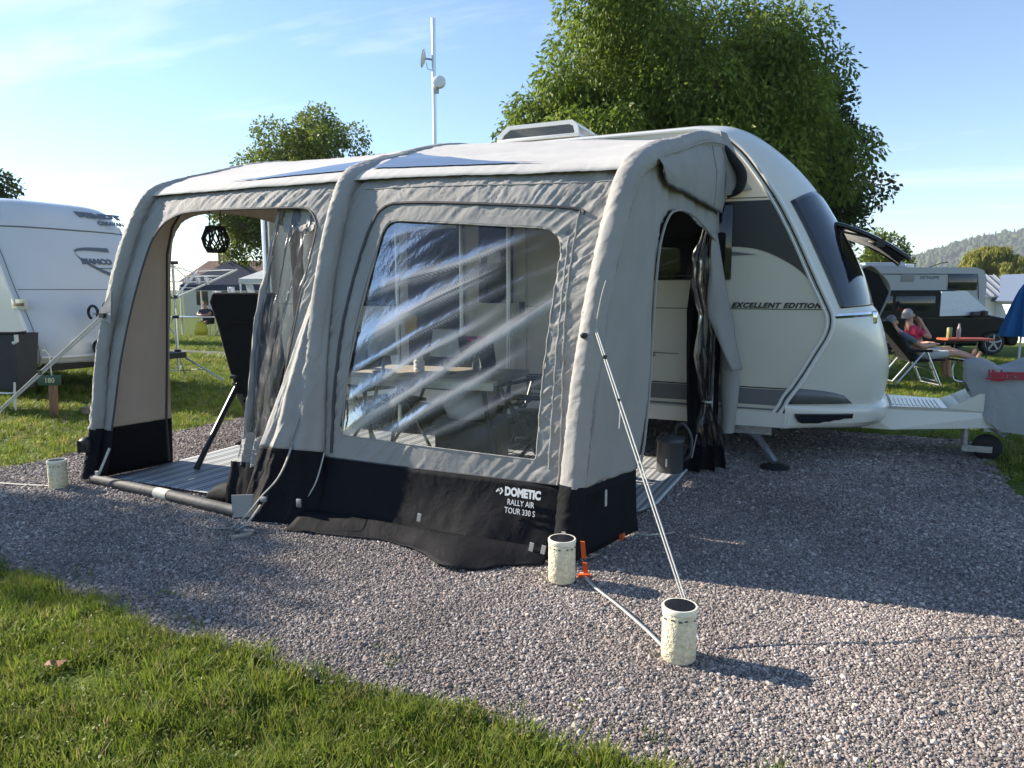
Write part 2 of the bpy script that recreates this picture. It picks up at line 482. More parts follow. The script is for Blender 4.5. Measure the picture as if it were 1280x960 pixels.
def rand_mat(name, stops, rough=.8, transl=0, spec=.3, bump=0, bscale=80, patch=None):
    """colour picked per loose piece"""
    m, t, b = nmat(name)
    oi = t.nodes.new('ShaderNodeObjectInfo'); r = t.nodes.new('ShaderNodeValToRGB')
    r.color_ramp.interpolation = 'LINEAR'
    el = r.color_ramp.elements
    el[0].position, el[0].color = stops[0][0], (*stops[0][1], 1)
    el[1].position, el[1].color = stops[-1][0], (*stops[-1][1], 1)
    for p, c in stops[1:-1]:
        q = el.new(p); q.color = (*c, 1)
    t.links.new(oi.outputs['Random'], r.inputs[0]); csrc = r.outputs[0]
    if patch:        # broad paler and darker patches over the ground
        pn = t.nodes.new('ShaderNodeTexNoise'); pn.inputs['Scale'].default_value = patch[0]; pn.inputs['Detail'].default_value = 4
        t.links.new(oi.outputs['Location'], pn.inputs['Vector'])
        mr = t.nodes.new('ShaderNodeMapRange'); mr.inputs[1].default_value = .3; mr.inputs[2].default_value = .7; mr.inputs[3].default_value = patch[1]; mr.inputs[4].default_value = patch[2]
        t.links.new(pn.outputs['Fac'], mr.inputs[0])
        vm = t.nodes.new('ShaderNodeVectorMath'); vm.operation = 'SCALE'; t.links.new(csrc, vm.inputs[0]); t.links.new(mr.outputs[0], vm.inputs['Scale']); csrc = vm.outputs[0]
    t.links.new(csrc, b.inputs['Base Color'])
    b.inputs['Roughness'].default_value = rough; b.inputs['Specular IOR Level'].default_value = spec
    if transl:
        tr = t.nodes.new('ShaderNodeBsdfTranslucent'); t.links.new(csrc, tr.inputs[0])
        mxs = t.nodes.new('ShaderNodeMixShader'); mxs.inputs[0].default_value = transl
        t.links.new(b.outputs[0], mxs.inputs[1]); t.links.new(tr.outputs[0], mxs.inputs[2])
        t.links.new(mxs.outputs[0], t.nodes['Material Output'].inputs['Surface'])
    return m
rng = np.random.default_rng(5)
peb_m = rand_mat('gravel_stone', [(0, (.11, .10, .098)), (.2, (.19, .168, .158)), (.45, (.29, .252, .228)), (.62, (.24, .185, .165)), (.8, (.40, .35, .315)), (1, (.47, .425, .39))], .85, patch=(1.1, .72, 1.2))
pebs = []
for k in range(5):
    bm = bmesh.new(); bmesh.ops.create_icosphere(bm, subdivisions=1, radius=1)
    for v in bm.verts:
        v.co *= 1 + .30 * random.uniform(-1, 1)
        v.co.z *= .68; v.co.y *= .85
    q = MB(); bm.verts.index_update(); q.add([v.co.copy() for v in bm.verts], [[v.index for v in f.verts] for f in bm.faces]); bm.free()
    pebs.append(proto('stone', q, peb_m, False))
peb_g = inst_group('gravel_stones', pebs)
pts = []
CXY = np.array([1.258, -3.36])
def scatter_pts(n, x0, x1, y0, y1, keep):
    X = rng.uniform(x0, x1, n); Y = rng.uniform(y0, y1, n)
    return [(x, y) for x, y in zip(X, Y) if keep(x, y)]
def dcam(x, y): return math.hypot(x - CXY[0], y - CXY[1])
def awn_in(x, y): return -3.4 < x < 0 and .25 < y < 2.3
def incone(x, y, m=.75):
    """roughly what the photograph shows, with a margin to each side"""
    dx, dy = x - CXY[0], y - CXY[1]
    f = -.4226 * dx + .9063 * dy; r = .9063 * dx + .4226 * dy
    return f > .6 and abs(r) < f * 1.0 + .8
P = scatter_pts(1180000, PADX0 - .15, PADX1 + .15, PADY0 - .12, PADY1, lambda x, y: pad_sd(x, y) > -.06 * random.random() and not awn_in(x, y) and incone(x, y) and random.random() < min(1, 3.6 / dcam(x, y)) and (y < 2.9 or x > -.5 or x < -4))
S = rng.lognormal(math.log(.0041), .40, len(P)).clip(.003, .016)
S *= np.array([min(1.6, max(1, dcam(x, y) / 4.2)) for x, y in P])
stones = scatter('gravel_stones', [(x, y, padz(x, y) + s * .25) for (x, y), s in zip(P, S)], rng.uniform(-1, 1, (len(P), 3)) * [.5, .5, 3.14], np.stack([S, S, S], 1), rng.integers(0, 5, len(P)), peb_g, [peb_m])
tag(stones, 'loose grey and buff gravel stones covering the pitch', kind='stuff')

# grass tufts
gr_m = rand_mat('grass_blade', [(0, (.10, .155, .018)), (.4, (.165, .225, .028)), (.75, (.22, .265, .040)), (.93, (.28, .27, .065)), (1, (.36, .29, .14))], .55, .42, .3, patch=(1.6, .75, 1.25))
def tuft(n, h, spread, wd):
    q = MB()
    for i in range(n):
        a = random.uniform(0, 6.283); r = spread * math.sqrt(random.random())
        bx, by = r * math.cos(a), r * math.sin(a)
        hh = h * random.uniform(.45, 1.15); lean = random.uniform(.15, .8) * hh; la = a + random.uniform(-1.2, 1.2)
        ww = wd * random.uniform(.7, 1.3); pa = la + 1.57
        px, py = math.cos(pa) * ww / 2, math.sin(pa) * ww / 2
        dx, dy = math.cos(la) * lean, math.sin(la) * lean
        q.add([(bx - px, by - py, -.01), (bx + px, by + py, -.01), (bx + dx * .35 + px * .8, by + dy * .35 + py * .8, hh * .6), (bx + dx * .35 - px * .8, by + dy * .35 - py * .8, hh * .6), (bx + dx, by + dy, hh)], [(0, 1, 2, 3), (3, 2, 4)])
    return q
tufts = [proto('grass_tuft', tuft(14, .042, .024, .0030), gr_m, True) for _ in range(4)]
for k in range(2):   # broad clover-like leaves
    q = MB()
    for i in range(8):
        a = random.uniform(0, 6.28); r = random.uniform(0, .03); z = random.uniform(.010, .026); s = random.uniform(.004, .0075)
        c = Vector((r * math.cos(a), r * math.sin(a), z)); t1 = Vector((random.uniform(-1, 1), random.uniform(-1, 1), random.uniform(-.4, .4))).normalized(); t2 = t1.cross(Vector((random.uniform(-.4, .4), random.uniform(-.4, .4), 1))).normalized()
        q.add([c - t1 * s, c + t2 * s * .7, c + t1 * s, c - t2 * s * .7], [(0, 1, 2, 3)])
    tufts.append(proto('clover_leaf', q, gr_m, False))
tuft_g = inst_group('grass_tufts', tufts)
soil = [(-.42, -1.62, .16), (-.62, -1.52, .11), (-1.15, -1.82, .13), (-.28, -1.80, .10)]
def lawn_ok(x, y):
    if pad_sd(x, y) > -.01: return random.random() < .012 and pad_sd(x, y) < .25
    for sx, sy, sr in soil:
        if math.hypot(x - sx, y - sy) < sr * (1 + .5 * nz3(x * 9, y * 9, 1)): return random.random() < .12
    return random.random() < .74 + .5 * nz3(x * 1.7, y * 1.7, 4) + .45 * nz3(x * 6, y * 6, 8)
def grass(name, label, P, s0, s1, zs=1.0):
    n = len(P); s = rng.uniform(s0, s1, n)
    s *= np.array([1 + .55 * nz3(x * 3.1, y * 3.1, 11) for x, y in P])
    pk = rng.integers(0, 4, n)
    cl = np.array([nz3(x * 2.2, y * 2.2, 21) > .34 for x, y in P]) & (rng.random(n) < .40)
    pk = np.where(cl, rng.integers(4, 6, n), pk)
    o = scatter(name, [(x, y, terr(x, y) + .02 * nz3(x * .6, y * .6, 2) * (0 if pad_sd(x, y) > -.1 else 1) - .015) for x, y in P], np.stack([rng.uniform(-.25, .25, n), rng.uniform(-.25, .25, n), rng.uniform(0, 6.28, n)], 1), np.stack([s, s, s * zs], 1), pk, tuft_g, [gr_m])
    return tag(o, label, kind='stuff')
grass('foreground_grass', 'sunlit short grass at the near edge of the gravel', scatter_pts(46000, -3.6, 1.6, -2.75, PADY0 + .25, lambda x, y: incone(x, y) and lawn_ok(x, y)), .75, 1.5)
grass('left_lawn_grass', 'green grass of the lawn left of the awning', scatter_pts(48000, -13, PADX0 + .2, -1.3, 11, lambda x, y: incone(x, y) and lawn_ok(x, y) and random.random() < min(1, 6.5 / dcam(x, y))), 1.2, 2.1, .8)
grass('rear_lawn_grass', 'green grass of the lawn behind the caravan', scatter_pts(46000, -1, 9, PADY1 - 1.5, 19, lambda x, y: incone(x, y) and lawn_ok(x, y) and (y > PADY1 - .15 or x > 1.9) and random.random() < min(1, 8.5 / dcam(x, y))), 1.3, 2.4, .8)
grass('far_lawn_grass', 'far lawn grass seen through the awning doorway', scatter_pts(16000, -24, -10, 4, 16, lambda x, y: incone(x, y) and not (8.6 < y < 9.7) and lawn_ok(x, y)), 2.2, 3.6, .7)
# daisies and clover heads
dm = mat('white_petals', (.75, .75, .70), .8)
q = MB(); q.lathe([(.0, .028), (.004, .028), (.009, .031), (.010, .033), (.003, .035), (0, .036)], 9); q.tube([(0, 0, 0), (0, 0, .028)], .0009, 4)
fl_g = inst_group('lawn_flowers', [proto('flower', q, dm)])
P = scatter_pts(45, -3.2, .6, -2.6, -1.55, lambda x, y: pad_sd(x, y) < -.05) + scatter_pts(230, -11, -4.8, -.5, 6, lambda x, y: pad_sd(x, y) < -.05) + scatter_pts(120, 1, 6, 5, 12, lambda x, y: True)
o = scatter('lawn_flowers', [(x, y, terr(x, y) - .01) for x, y in P], rng.uniform(-.3, .3, (len(P), 3)), np.repeat(rng.uniform(.32, .62, (len(P), 1)), 3, 1) * np.array([[1 if y < -1 else 1.5] for x, y in P]), np.zeros(len(P)), fl_g, [dm])
tag(o, 'tiny white daisies and clover heads dotted in the grass', kind='stuff')
# path across the far lawn
mb = MB()
rows = []
for i in range(60):
    x = -30 + i * .38
    y = 9.15 + .05 * (x + 14) * .2
    rows.append([(x, y - .42 + .04 * nz3(x, 1, 1), terr(x, y) + .014), (x, y + .42 + .04 * nz3(x, 5, 1), terr(x, y) + .014)])
mb.grid(rows)
tag(mb.build('footpath', mat('asphalt_path', (.09, .088, .085), .9, var=.2, vscale=12, bump=.4, bscale=60)), 'grey asphalt footpath crossing the far lawn', kind='structure')
q = MB()
pv = [(0, 0, .03), (.02, .018, .042), (.045, .02, .036), (.075, 0, .05), (.045, -.022, .034), (.02, -.02, .045)]
q.add(pv, [(0, 1, 5), (1, 2, 4, 5), (2, 3, 4)])
o = q.build('fallen_leaf', mat('dry_brown_leaf', (.26, .10, .035), .7)); o.location = (-1.33, -1.86, .0); o.rotation_euler = (.2, .3, 1.2)
tag(o, 'dry brown leaf lying in the foreground grass', 'leaf')
# ---------------------------------------------------------------- the caravan behind the awning
car = empty('caravan', (-1.5, 3.65, 0), label='cream and charcoal touring caravan with rounded nose behind the awning', cat='caravan')
CO = Vector((-1.5, 3.65, 0))
def cpart(mb_, name, mats, parent=None, **k):
    """geometry given in world metres, stored relative to the caravan"""
    mb_.v = [tuple(Vector(p) - CO) for p in mb_.v]
    return mb_.build(name, mats, parent or car, **k)
WY, WB = 2.5, 4.8
XR = -4.3
PR = [ # side outline (x,z) -> centre outline (x,z)
 ((0.10, 2.615), (0.03, 2.70)), ((0.30, 2.565), (0.25, 2.665)), ((0.46, 2.44), (0.45, 2.565)), ((0.60, 2.26), (0.68, 2.375)),
 ((0.74, 2.046), (0.87, 2.16)), ((0.82, 1.90), (0.99, 1.985)), ((0.896, 1.747), (1.10, 1.80)), ((1.019, 1.48), (1.265, 1.50)),
 ((1.10, 1.31), (1.365, 1.29)), ((1.135, 1.235), (1.40, 1.235)), ((1.152, 1.185), (1.455, 1.185)), ((1.154, 1.10), (1.51, 1.08)),
 ((1.126, 1.007), (1.55, .96)), ((1.06, .88), (1.575, .84)), ((1.0, .761), (1.585, .73)), ((.92, .62), (1.578, .60)),
 ((.868, .538), (1.562, .52)), ((.845, .485), (1.548, .475))]
# refine
PR = [(a, (b[0] + .075 * w_, b[1] + .055 * w_)) for (a, b), w_ in zip(PR, [.6, .9, 1, 1, 1, 1, .95, .85, .6, .4, .25, .1] + [0] * 6)]
pa = crom([p[0] for p in PR], 4); pb = crom([p[1] for p in PR], 4)
def idx(i): return i * 4
NS = 16
ds = [0, .012, .03, .06, .10, .16, .24, .34, .48, .66, .88, 1.15]
def gg(d):
    t = min(1, d / 1.15)
    return (1 - (1 - t) ** 4.2)
def lof(i, d, far=False):
    g = gg(d); a, b = pa[i], pb[i]
    y = WY + d if not far else WB - d
    return (a[0] + (b[0] - a[0]) * g, y, a[1] + (b[1] - a[1]) * g)
def nose(i0, i1, d0=0, off=0):
    mb = MB(); rows = []
    dl = [d for d in ds if d >= d0]
    cols = [(d, False) for d in dl] + [(d, True) for d in reversed(dl[:-1])]
    for i in range(i0, i1 + 1):
        rows.append([Vector(lof(i, d, f)) for d, f in cols])
    if off:
        # push outwards along the outline normal
        new = []
        for k, r in enumerate(rows):
            rr = []
            for j, p in enumerate(r):
                a = rows[max(k - 1, 0)][j]; b = rows[min(k + 1, len(rows) - 1)][j]
                t = (b - a); n = Vector((-t.z, 0, t.x)); n = -n if n.x < 0 else n
                rr.append(p + n.normalized() * off)
            new.append(rr)
        rows = new
    mb.grid(rows); return mb
cpart(nose(0, idx(17)), 'front_shell', M['white'])
gl = cpart(nose(idx(4) + 1, idx(9), .035, .006), 'front_window', M['glassdark']); thick(gl, .006, 0)
# roof shell between the side rails
mb = MB(); rows = []
for x in list(np.linspace(XR, .075, 24)):
    row = []
    for k in range(21):
        t = k / 20; c = 1 - abs(2 * t - 1) ** 3.2
        d = t * (WB - WY)
        g = gg(min(d, WB - WY - d))
        u = (x - XR) / (.10 - XR)
        zr = .06 * max(0, (1 - u) * 12 - 11) # soft tail
        row.append((x + .025 * (1 - g) * (1 if x > -.2 else 0), WY + d, 2.615 + .118 * g - zr))
    rows.append(row)
mb.grid(rows)
cpart(mb, 'roof', M['white'])
# near side wall, underside, far side, tail
outline = [(XR, .33), (XR, 2.56), (XR + .08, 2.615)] + [(p[0], p[1]) for p in pa] + [(.835, .43), (.80, .33)]
mb = MB(); mb.prism(outline, .03, lambda a, b, d: (a, WY + d, b)); side = cpart(mb, 'side_wall', M['cream'], smooth=False)
mb = MB(); mb.prism(outline, .03, lambda a, b, d: (a, WB - .03 + d, b)); cpart(mb, 'side_wall', M['cream'], smooth=False)
mb = MB(); mb.box(((XR + .03 / 2), (WY + WB) / 2, 1.48), (.03, WB - WY - .06, 2.26)); cpart(mb, 'rear_wall', M['white'])
mb = MB(); mb.box((-1.7, 3.65, .40), (5.1, 2.16, .10)); mb.box((-1.9, 3.2, .30), (4.6, .06, .12)); mb.box((-1.9, 4.1, .30), (4.6, .06, .12)); mb.tube([(-1.9, 2.7, .3), (-1.9, 4.6, .3)], .04); cpart(mb, 'chassis', M['underbody'])
# rail covering the joint of side and front (double white bead with black gap)
rail = [(p[0], WY, p[1]) for p in pa]
rail = [(XR + .02, WY, .36), (XR + .02, WY, 2.52), (XR + .1, WY, 2.60), (-2, WY, 2.615)] + rail + [(.80, WY, .41)]
mb = MB(); mb.tube([(x, y - .004, z) for x, y, z in rail], .016, 8); er = cpart(mb, 'edge_rail', M['whiteplast'])
def offs(path, d):
    o = []
    for k in range(len(path)):
        a = Vector(path[max(k - 1, 0)]); b = Vector(path[min(k + 1, len(path) - 1)]); t = b - a
        n = Vector((t.z, 0, -t.x)).normalized(); o.append(Vector(path[k]) + n * d)
    return o
sub = rail[5:]
mb = MB(); mb.tube([p + Vector((0, -.004, 0)) for p in offs(sub, .021)], .0045, 6); cpart(mb, 'rail_gasket', M['decal_line'], er)
mb = MB(); mb.tube([p + Vector((0, -.003, 0)) for p in offs(sub, .045)], .012, 6); cpart(mb, 'rail_bead', M['whiteplast'], er)
# bumper skirt round the nose
bumper_prof = [(.0, .475), (.045, .455), (.055, .40), (.02, .31), (-.06, .265), (-.25, .25)]
mb = MB(); rows = []
cols = [(d, False) for d in ds] + [(d, True) for d in reversed(ds[:-1])]
for o_, z in crom(bumper_prof, 3):
    row = []
    for d, f in cols:
        x, y, _ = lof(idx(17), d, f)
        s = min(1, d / .16 + .12)
        row.append((x + o_ * s - (.0 if o_ > -.01 else 0), y - (.03 if not f else -.03) * (1 - s), z + .06 * (1 - min(1, d / .9)) * (1 if z < .33 else .35)))
    rows.append(row)
mb.grid(rows); bum = cpart(mb, 'front_bumper', M['white'])
# fog lamp recess in the bumper
def ngon_prism(m_, pts3, dv):
    n = len(pts3); m_.add(list(pts3) + [p + dv for p in pts3], [tuple(range(n)), tuple(range(2 * n - 1, n - 1, -1))] + [(i, i + n, (i + 1) % n + n, (i + 1) % n) for i in range(n)])
BPF = crom(bumper_prof, 8)
def bpt(d, k):   # a point on the bumper, pushed out a little
    o_, z = BPF[k]; x, y, _ = lof(idx(17), d); s = min(1, d / .16 + .12)
    return Vector((x + o_ * s + .010, y - .03 * (1 - s) - .010, z + .06 * (1 - min(1, d / .9)) * (1 if z < .33 else .35)))
mb = MB(); rows = []
for i in range(15):
    t = i / 14; d = .022 + .20 * t ** 1.5
    k0 = 14; k1 = int(21 - 3 * max(0, t - .55) / .45 - 4 * max(0, .18 - t) / .18)
    rows.append([bpt(d, int(round(k0 + (k1 - k0) * q / 5))) for q in range(6)])
mb.grid(rows); o = cpart(mb, 'fog_lamp', M['glassdark'], bum); thick(o, .006, 0)
# lower side skirt between bumper and awning
mb = MB(); mb.prism([(XR, .30), (XR, .435), (.875, .435), (.875, .32)], .035, lambda a, b, d: (a, WY - .022 + d, b)); cpart(mb, 'side_skirt', M['white'], smooth=False)
# graphics on the side: thin decals set proud of the sheet
def decal(name, poly, m, off=.003):
    mb = MB(); mb.prism(poly, -.0015, lambda a, b, d: (a, WY - off + d, b)); return cpart(mb, name, m, side, smooth=False)
def seamx(z):
    zz = [p[1] for p in pa][::-1]; xx = [p[0] for p in pa][::-1]
    return float(np.interp(z, zz, xx))
top = [(seamx(z) - .035, z) for z in np.linspace(1.37, 2.05, 14)]
curve = crom([(.18, 1.705), (.40, 1.712), (.64, 1.672), (.89, 1.535), (seamx(1.37) - .035, 1.37)], 6)
decal('upper_decal', [(.18, 2.055)] + [(.18, 1.705)] + curve[1:-1] + top, M['decal_dark'])
decal('wedge_decal', [(.30, 1.655), (.42, 1.672), (.60, 1.645), (.42, 1.64), (.30, 1.64)], M['decal_grey'])
decal('wall_line', [(.20, 2.074), (.72, 2.068), (.72, 2.074), (.20, 2.080)], M['decal_line'])
decal('belt_line', [(XR + .05, 1.229), (seamx(1.23) - .035, 1.229), (seamx(1.23) - .035, 1.235), (XR + .05, 1.235)], M['decal_line'])
decal('hatch_line', [(-.6, .868), (.02, .862), (.02, .867), (-.6, .873)], M['decal_line'])
xs = seamx(.62) - .04
decal('lower_band', [(XR + .05, .628), (XR + .05, .505), (seamx(.505) - .045, .488), (xs, .612)], M['decal_grey'])
decal('lower_band_edge', [(XR + .05, .643), (XR + .05, .634), (xs + .005, .618), (xs + .005, .627)], M['decal_line'])
decal('skirt_band', [(XR + .05, .475), (XR + .05, .455), (seamx(.5) - .07, .448), (seamx(.5) - .07, .462)], M['decal_grey'])
# nose wedge of the band, laid over the front shell
mb = MB(); a = []; b = []
for d, zt, zb in [(.004, .632, .507), (.02, .628, .507), (.05, .622, .507), (.09, .612, .507), (.14, .595, .507), (.19, .57, .507), (.25, .512, .507)]:
    def pt(z):
        ii = min(range(len(pa)), key=lambda i: abs((lof(i, d)[2]) - z)); p = Vector(lof(ii, d)); p.z = z; return p + Vector((.006, -.012, 0))
    a.append(pt(zt)); b.append(pt(zb))
mb.grid([a, b]); o = cpart(mb, 'band_tip', M['decal_grey']); thick(o, .003, 0)
text_obj('lettering', 'EXCELLENT EDITION', .052, frame_M(Vector((.42, WY - .004, 1.243)) - CO, (1, 0, 0), (0, 0, 1)), M['decal_line'], side, shear=.35, bold=.003, space=1.18, sx=1.13)
text_obj('lettering', 'E65', .05, frame_M(Vector((-.245, WY - .004, .835)) - CO, (1, 0, 0), (0, 0, 1)), M['decal_grey'], side, bold=.002)
# chrome trim and marker lamp where the window ends
mb = MB(); rows = []
for d in [0, .01, .03, .06, .1, .16, .24, .34, .48]:
    i = idx(10); p = Vector(lof(i, d)); rows.append([p + Vector((.006, -.010 if d < .05 else -.003, .016)), p + Vector((.014, -.014 if d < .05 else -.005, 0)), p + Vector((.007, -.010 if d < .05 else -.003, -.018))])
mb.grid(rows); cpart(mb, 'chrome_trim', M['chrome'])
mb = MB(); p = Vector(lof(idx(10), .42)); mb.box(p + Vector((.012, 0, -.03)), (.04, .08, .10), bev=.012); cpart(mb, 'marker_lamp', M['chrome'])
# side windows
def cwin(x0, x1, z0, z1, nm='window'):
    mb = MB()
    w_, h_ = x1 - x0, z1 - z0
    mb.box(((x0 + x1) / 2, WY - .014, (z0 + z1) / 2), (w_, .028, h_), bev=.012); o = cpart(mb, nm, M['glassdark'])
    mb = MB(); mb.box(((x0 + x1) / 2, WY - .030, (z0 + z1) / 2), (w_ - .08, .008, h_ - .08), bev=.003); cpart(mb, 'pane', M['glassdark'], o)
    mb = MB(); mb.box(((x0 + x1) / 2, WY - .036, z0 + .035), (w_ - .2, .01, .012)); cpart(mb, 'catch_bar', M['strapdark'], o)
    return o
cwin(-.75, .41, 1.455, 2.035)
cwin(-3.45, -2.70, 1.22, 2.04)
# entrance door
mb = MB(); mb.box((-1.62, WY - .012, 1.32), (.58, .024, 1.78), bev=.01); dr = cpart(mb, 'entrance_door', M['cream'])
mb = MB(); mb.box((-1.62, WY - .03, 1.66), (.34, .012, .80), bev=.004); cpart(mb, 'door_window', M['glassdark'], dr)
mb = MB(); mb.box((-1.36, WY - .035, 1.2), (.05, .02, .15), bev=.006); cpart(mb, 'door_handle', M['strapdark'], dr)
mb = MB(); mb.box((-2.26, WY - .010, 1.27), (.60, .020, 1.66), bev=.006); dw = cpart(mb, 'doorway_shade_panel', mat('painted_interior_shade', (.02, .022, .03), .5))  # flat dark board; the unlit caravan inside is painted into its colour
mb = MB(); mb.box((-2.26, WY - .024, 1.95), (.50, .02, .03)); cpart(mb, 'door_rail', M['alu'], dw)
# wheel
wh = MB(); wh.lathe([(.12, -.09), (.29, -.09), (.325, -.06), (.33, 0), (.325, .06), (.29, .09), (.12, .09)], 28, (-1.9, 2.66, .33), Matrix.Rotation(R(90), 3, 'X')); ty = cpart(wh, 'wheel', M['rubber'])
wh = MB(); wh.lathe([(0, .07), (.05, .08), (.17, .05), (.2, .085), (.21, .085)], 20, (-1.9, 2.63, .33), Matrix.Rotation(R(90), 3, 'X')); cpart(wh, 'rim', M['alu'], ty)
# corner steady under the nose
mb = MB(); mb.box((.60, 2.62, .27), (.30, .06, .07)); mb.tube([(.60, 2.66, .27), (.80, 2.46, .045)], .028, 8); mb.tube([(.50, 2.66, .28), (.71, 2.55, .16)], .014, 6)
st = cpart(mb, 'corner_steady', M['galv'])
mb = MB(); mb.lathe([(.07, 0), (.11, .002), (.11, .012), (.06, .03), (0, .032)], 16, (.80, 2.45, .008)); cpart(mb, 'steady_foot', M['rubber'], st)
# roof hatch
hm = empty('roof_hatch_tmp')
bpy.data.objects.remove(hm)
def hatch(x0, x1, y0, y1, zb, zt, ramp=.09):
    mb = MB()
    mb.box(((x0 + x1) / 2, (y0 + y1) / 2, zb + .01), (x1 - x0, y1 - y0, .03), bev=.008)
    h = cpart(mb, 'roof_hatch', M['whiteplast'])
    mb = MB()
    prof = [(x0, zb + .02), (x0 + ramp * .2, zb + .07), (x0 + ramp * .9, zt), (x1 - ramp * .5, zt + .0), (x1 - ramp * .1, zb + .09), (x1, zb + .02)]
    prof2 = [(x1 - .035, zb + .02), (x1 - ramp * .1 - .04, zb + .085), (x1 - ramp * .5 - .03, zt - .035), (x0 + ramp * .9 + .03, zt - .035), (x0 + ramp * .2 + .05, zb + .06), (x0 + .05, zb + .02)]
    for y in (y0, y1 - .03):
        mb.prism(prof + prof2, .03, lambda a, b, d: (a, y + d, b))
    mb.box(((x0 + x1) / 2 + .02, (y0 + y1) / 2, zt - .005), (x1 - x0 - ramp * 1.5, y1 - y0 - .06, .02))
    cpart(mb, 'hatch_frame', M['whiteplast'], h, smooth=False)
    mb = MB(); mb.prism(prof2, .004, lambda a, b, d: (a, y0 + .012 + d, b)); cpart(mb, 'pane', mat('smoked_hatch_glass', (.16, .16, .15), .15, trans=.6), h, smooth=False)
    return h
hatch(-1.78, -.98, 2.82, 3.5, 2.725, 2.862, .12)
hatch(-4.05, -3.1, 2.95, 3.5, 2.67, 2.73, .2)
# drawbar
mb = MB()
mb.prism([(1.40, .235), (1.40, .40), (1.62, .43), (2.02, .43), (2.10, .47), (2.24, .555), (2.36, .555), (2.46, .40), (2.46, .29), (1.62, .235)], .75, lambda a, b, d: (a, 3.25 + d * (1 - .45 * max(0, (a - 1.6) / .9)) + .17 * max(0, (a - 1.6) / .9), b))
db = cpart(mb, 'drawbar_cover', M['white'], smooth=False)
mb = MB()
for k in range(12):
    x = 1.63 + k * .031
    mb.box((x, 3.57 , .433), (.015, .44, .008))
cpart(mb, 'tread_rib', M['white'], db)
mb = MB(); mb.tube([(2.18, 3.5, .33), (2.18, 3.5, .10)], .03, 12); mb.tube([(2.18, 3.5, .5), (2.18, 3.5, .2)], .024, 12); jp = cpart(mb, 'jockey_post', M['galv'])
mb = MB(); mb.box((2.26, 3.44, .095), (.21, .012, .05)); mb.box((2.26, 3.55, .095), (.21, .012, .05)); cpart(mb, 'wheel_fork', M['galv'], jp)
mb = MB(); mb.lathe([(.04, -.035), (.085, -.035), (.105, -.02), (.108, 0), (.105, .02), (.085, .035), (.04, .035)], 24, (2.335, 3.495, .108), Matrix.Rotation(R(90), 3, 'X')); cpart(mb, 'jockey_wheel', M['rubber'], jp)
mb = MB()
mb.tube([(2.30, 3.4, .30), (2.38, 3.4, .25), (2.42, 3.38, .22), (2.48, 3.4, .28), (2.50, 3.4, .32)], .012, 6); mb.tube([(2.52, 3.35, .3), (2.56, 3.36, .22), (2.62, 3.36, .24)], .006, 5)
mb.box((2.37, 3.45, .28), (.16, .1, .06)); cpart(mb, 'coupling', M['galv'])
# fabric hood over the hitch
def hood():
    mb = MB(); rows = []
    topz = crom([(2.14, .80), (2.20, .825), (2.30, .80), (2.36, .765), (2.45, .785), (2.55, .835), (2.68, .85), (2.85, .84), (2.95, .80)], 5)
    for k, (x, zt) in enumerate(topz):
        row = []
        zb = float(np.interp(x, [2.14, 2.2, 2.3, 2.4, 2.6, 3.0], [.62, .52, .33, .265, .25, .25]))
        hw = float(np.interp(x, [2.14, 2.3, 2.6, 2.95], [.10, .20, .25, .16]))
        for j in range(25):
            t = j / 24
            a = math.pi * t
            yy = -math.cos(a); yy = math.copysign(abs(yy) ** .35, yy)
            zf = math.sin(a) ** .45
            wob = .022 * nz3(x * 6, t * 6, 3) + .012 * max(0, 1 - abs(nz3(x * 9 + t * 5, t * 5, 1)) / .3)
            row.append((x + wob, 3.56 + yy * (hw + wob) , zb + (zt - zb) * zf + wob * .4))
        rows.append(row)
    mb.grid(rows)
    f = [tuple(range(25))]
    return mb
hb = hood()
n0 = len(hb.v)
hb.f.append(tuple(range(24, -1, -1))); hb.mi.append(0); hb.f.append(tuple(range(n0 - 25, n0))); hb.mi.append(0)
hcov = hb.build('hitch_cover', fabric('silver_hood_cloth', (.36, .37, .37), .03, .25, 12), angle=60)
tag(hcov, 'grey fabric hood pulled over the caravan hitch, red lettering', 'hitch cover')
text_obj('lettering', 'Hindermann', .075, frame_M((2.275, 3.325, .70), (1, -.10, .04), (0, .1, 1)), mat('red_print', (.38, .02, .03), .6), hcov, bold=.006, depth=.004, sx=.62)
mb = MB(); mb.prism([(2.26, .690), (2.62, .705), (2.62, .692), (2.40, .684), (2.37, .668), (2.32, .668), (2.26, .684)], .008, lambda a, b, d: (a, 3.325 - .10 * (a - 2.275) + d, b)); mb.build('print_bar', bpy.data.materials['red_print'], hcov, smooth=False)
# ---------------------------------------------------------------- the inflatable awning
awn = empty('awning', (-1.75, 1.2, 0), label='grey inflatable caravan awning with clear crinkled window and black skirt', cat='awning')
AO = Vector((-1.75, 1.2, 0))
def apart(mb_, name, mats, parent=None, **k):
    mb_.v = [tuple(Vector(p) - AO) for p in mb_.v]
    return mb_.build(name, mats, parent or awn, **k)
PROF = crom([(-.05, 0), (-.01, .2), (0.04, .5), (0.10, .9), (0.20, 1.30), (0.34, 1.72), (0.46, 1.985), (0.57, 2.105), (.72, 2.165), (.95, 2.24), (1.2, 2.31), (1.7, 2.46), (2.1, 2.545), (2.47, 2.595)], 8)
ZP = [p[1] for p in PROF]; YP = [p[0] for p in PROF]
def lift(x, z):      # the right-hand end stands a little lower
    t = min(max((x + 1.7) / 1.8, 0), 1)
    return z * (1 - .024 * t * t * (3 - 2 * t) * min(1, max(0, (z - .8) / 1.0))) - .05 * max(0, t - .6) / .4 * max(0, (z - 2.2) / .4)
def Yf(z): return float(np.interp(z, ZP, YP))
def Zr(y): return float(np.interp(y, YP, ZP))
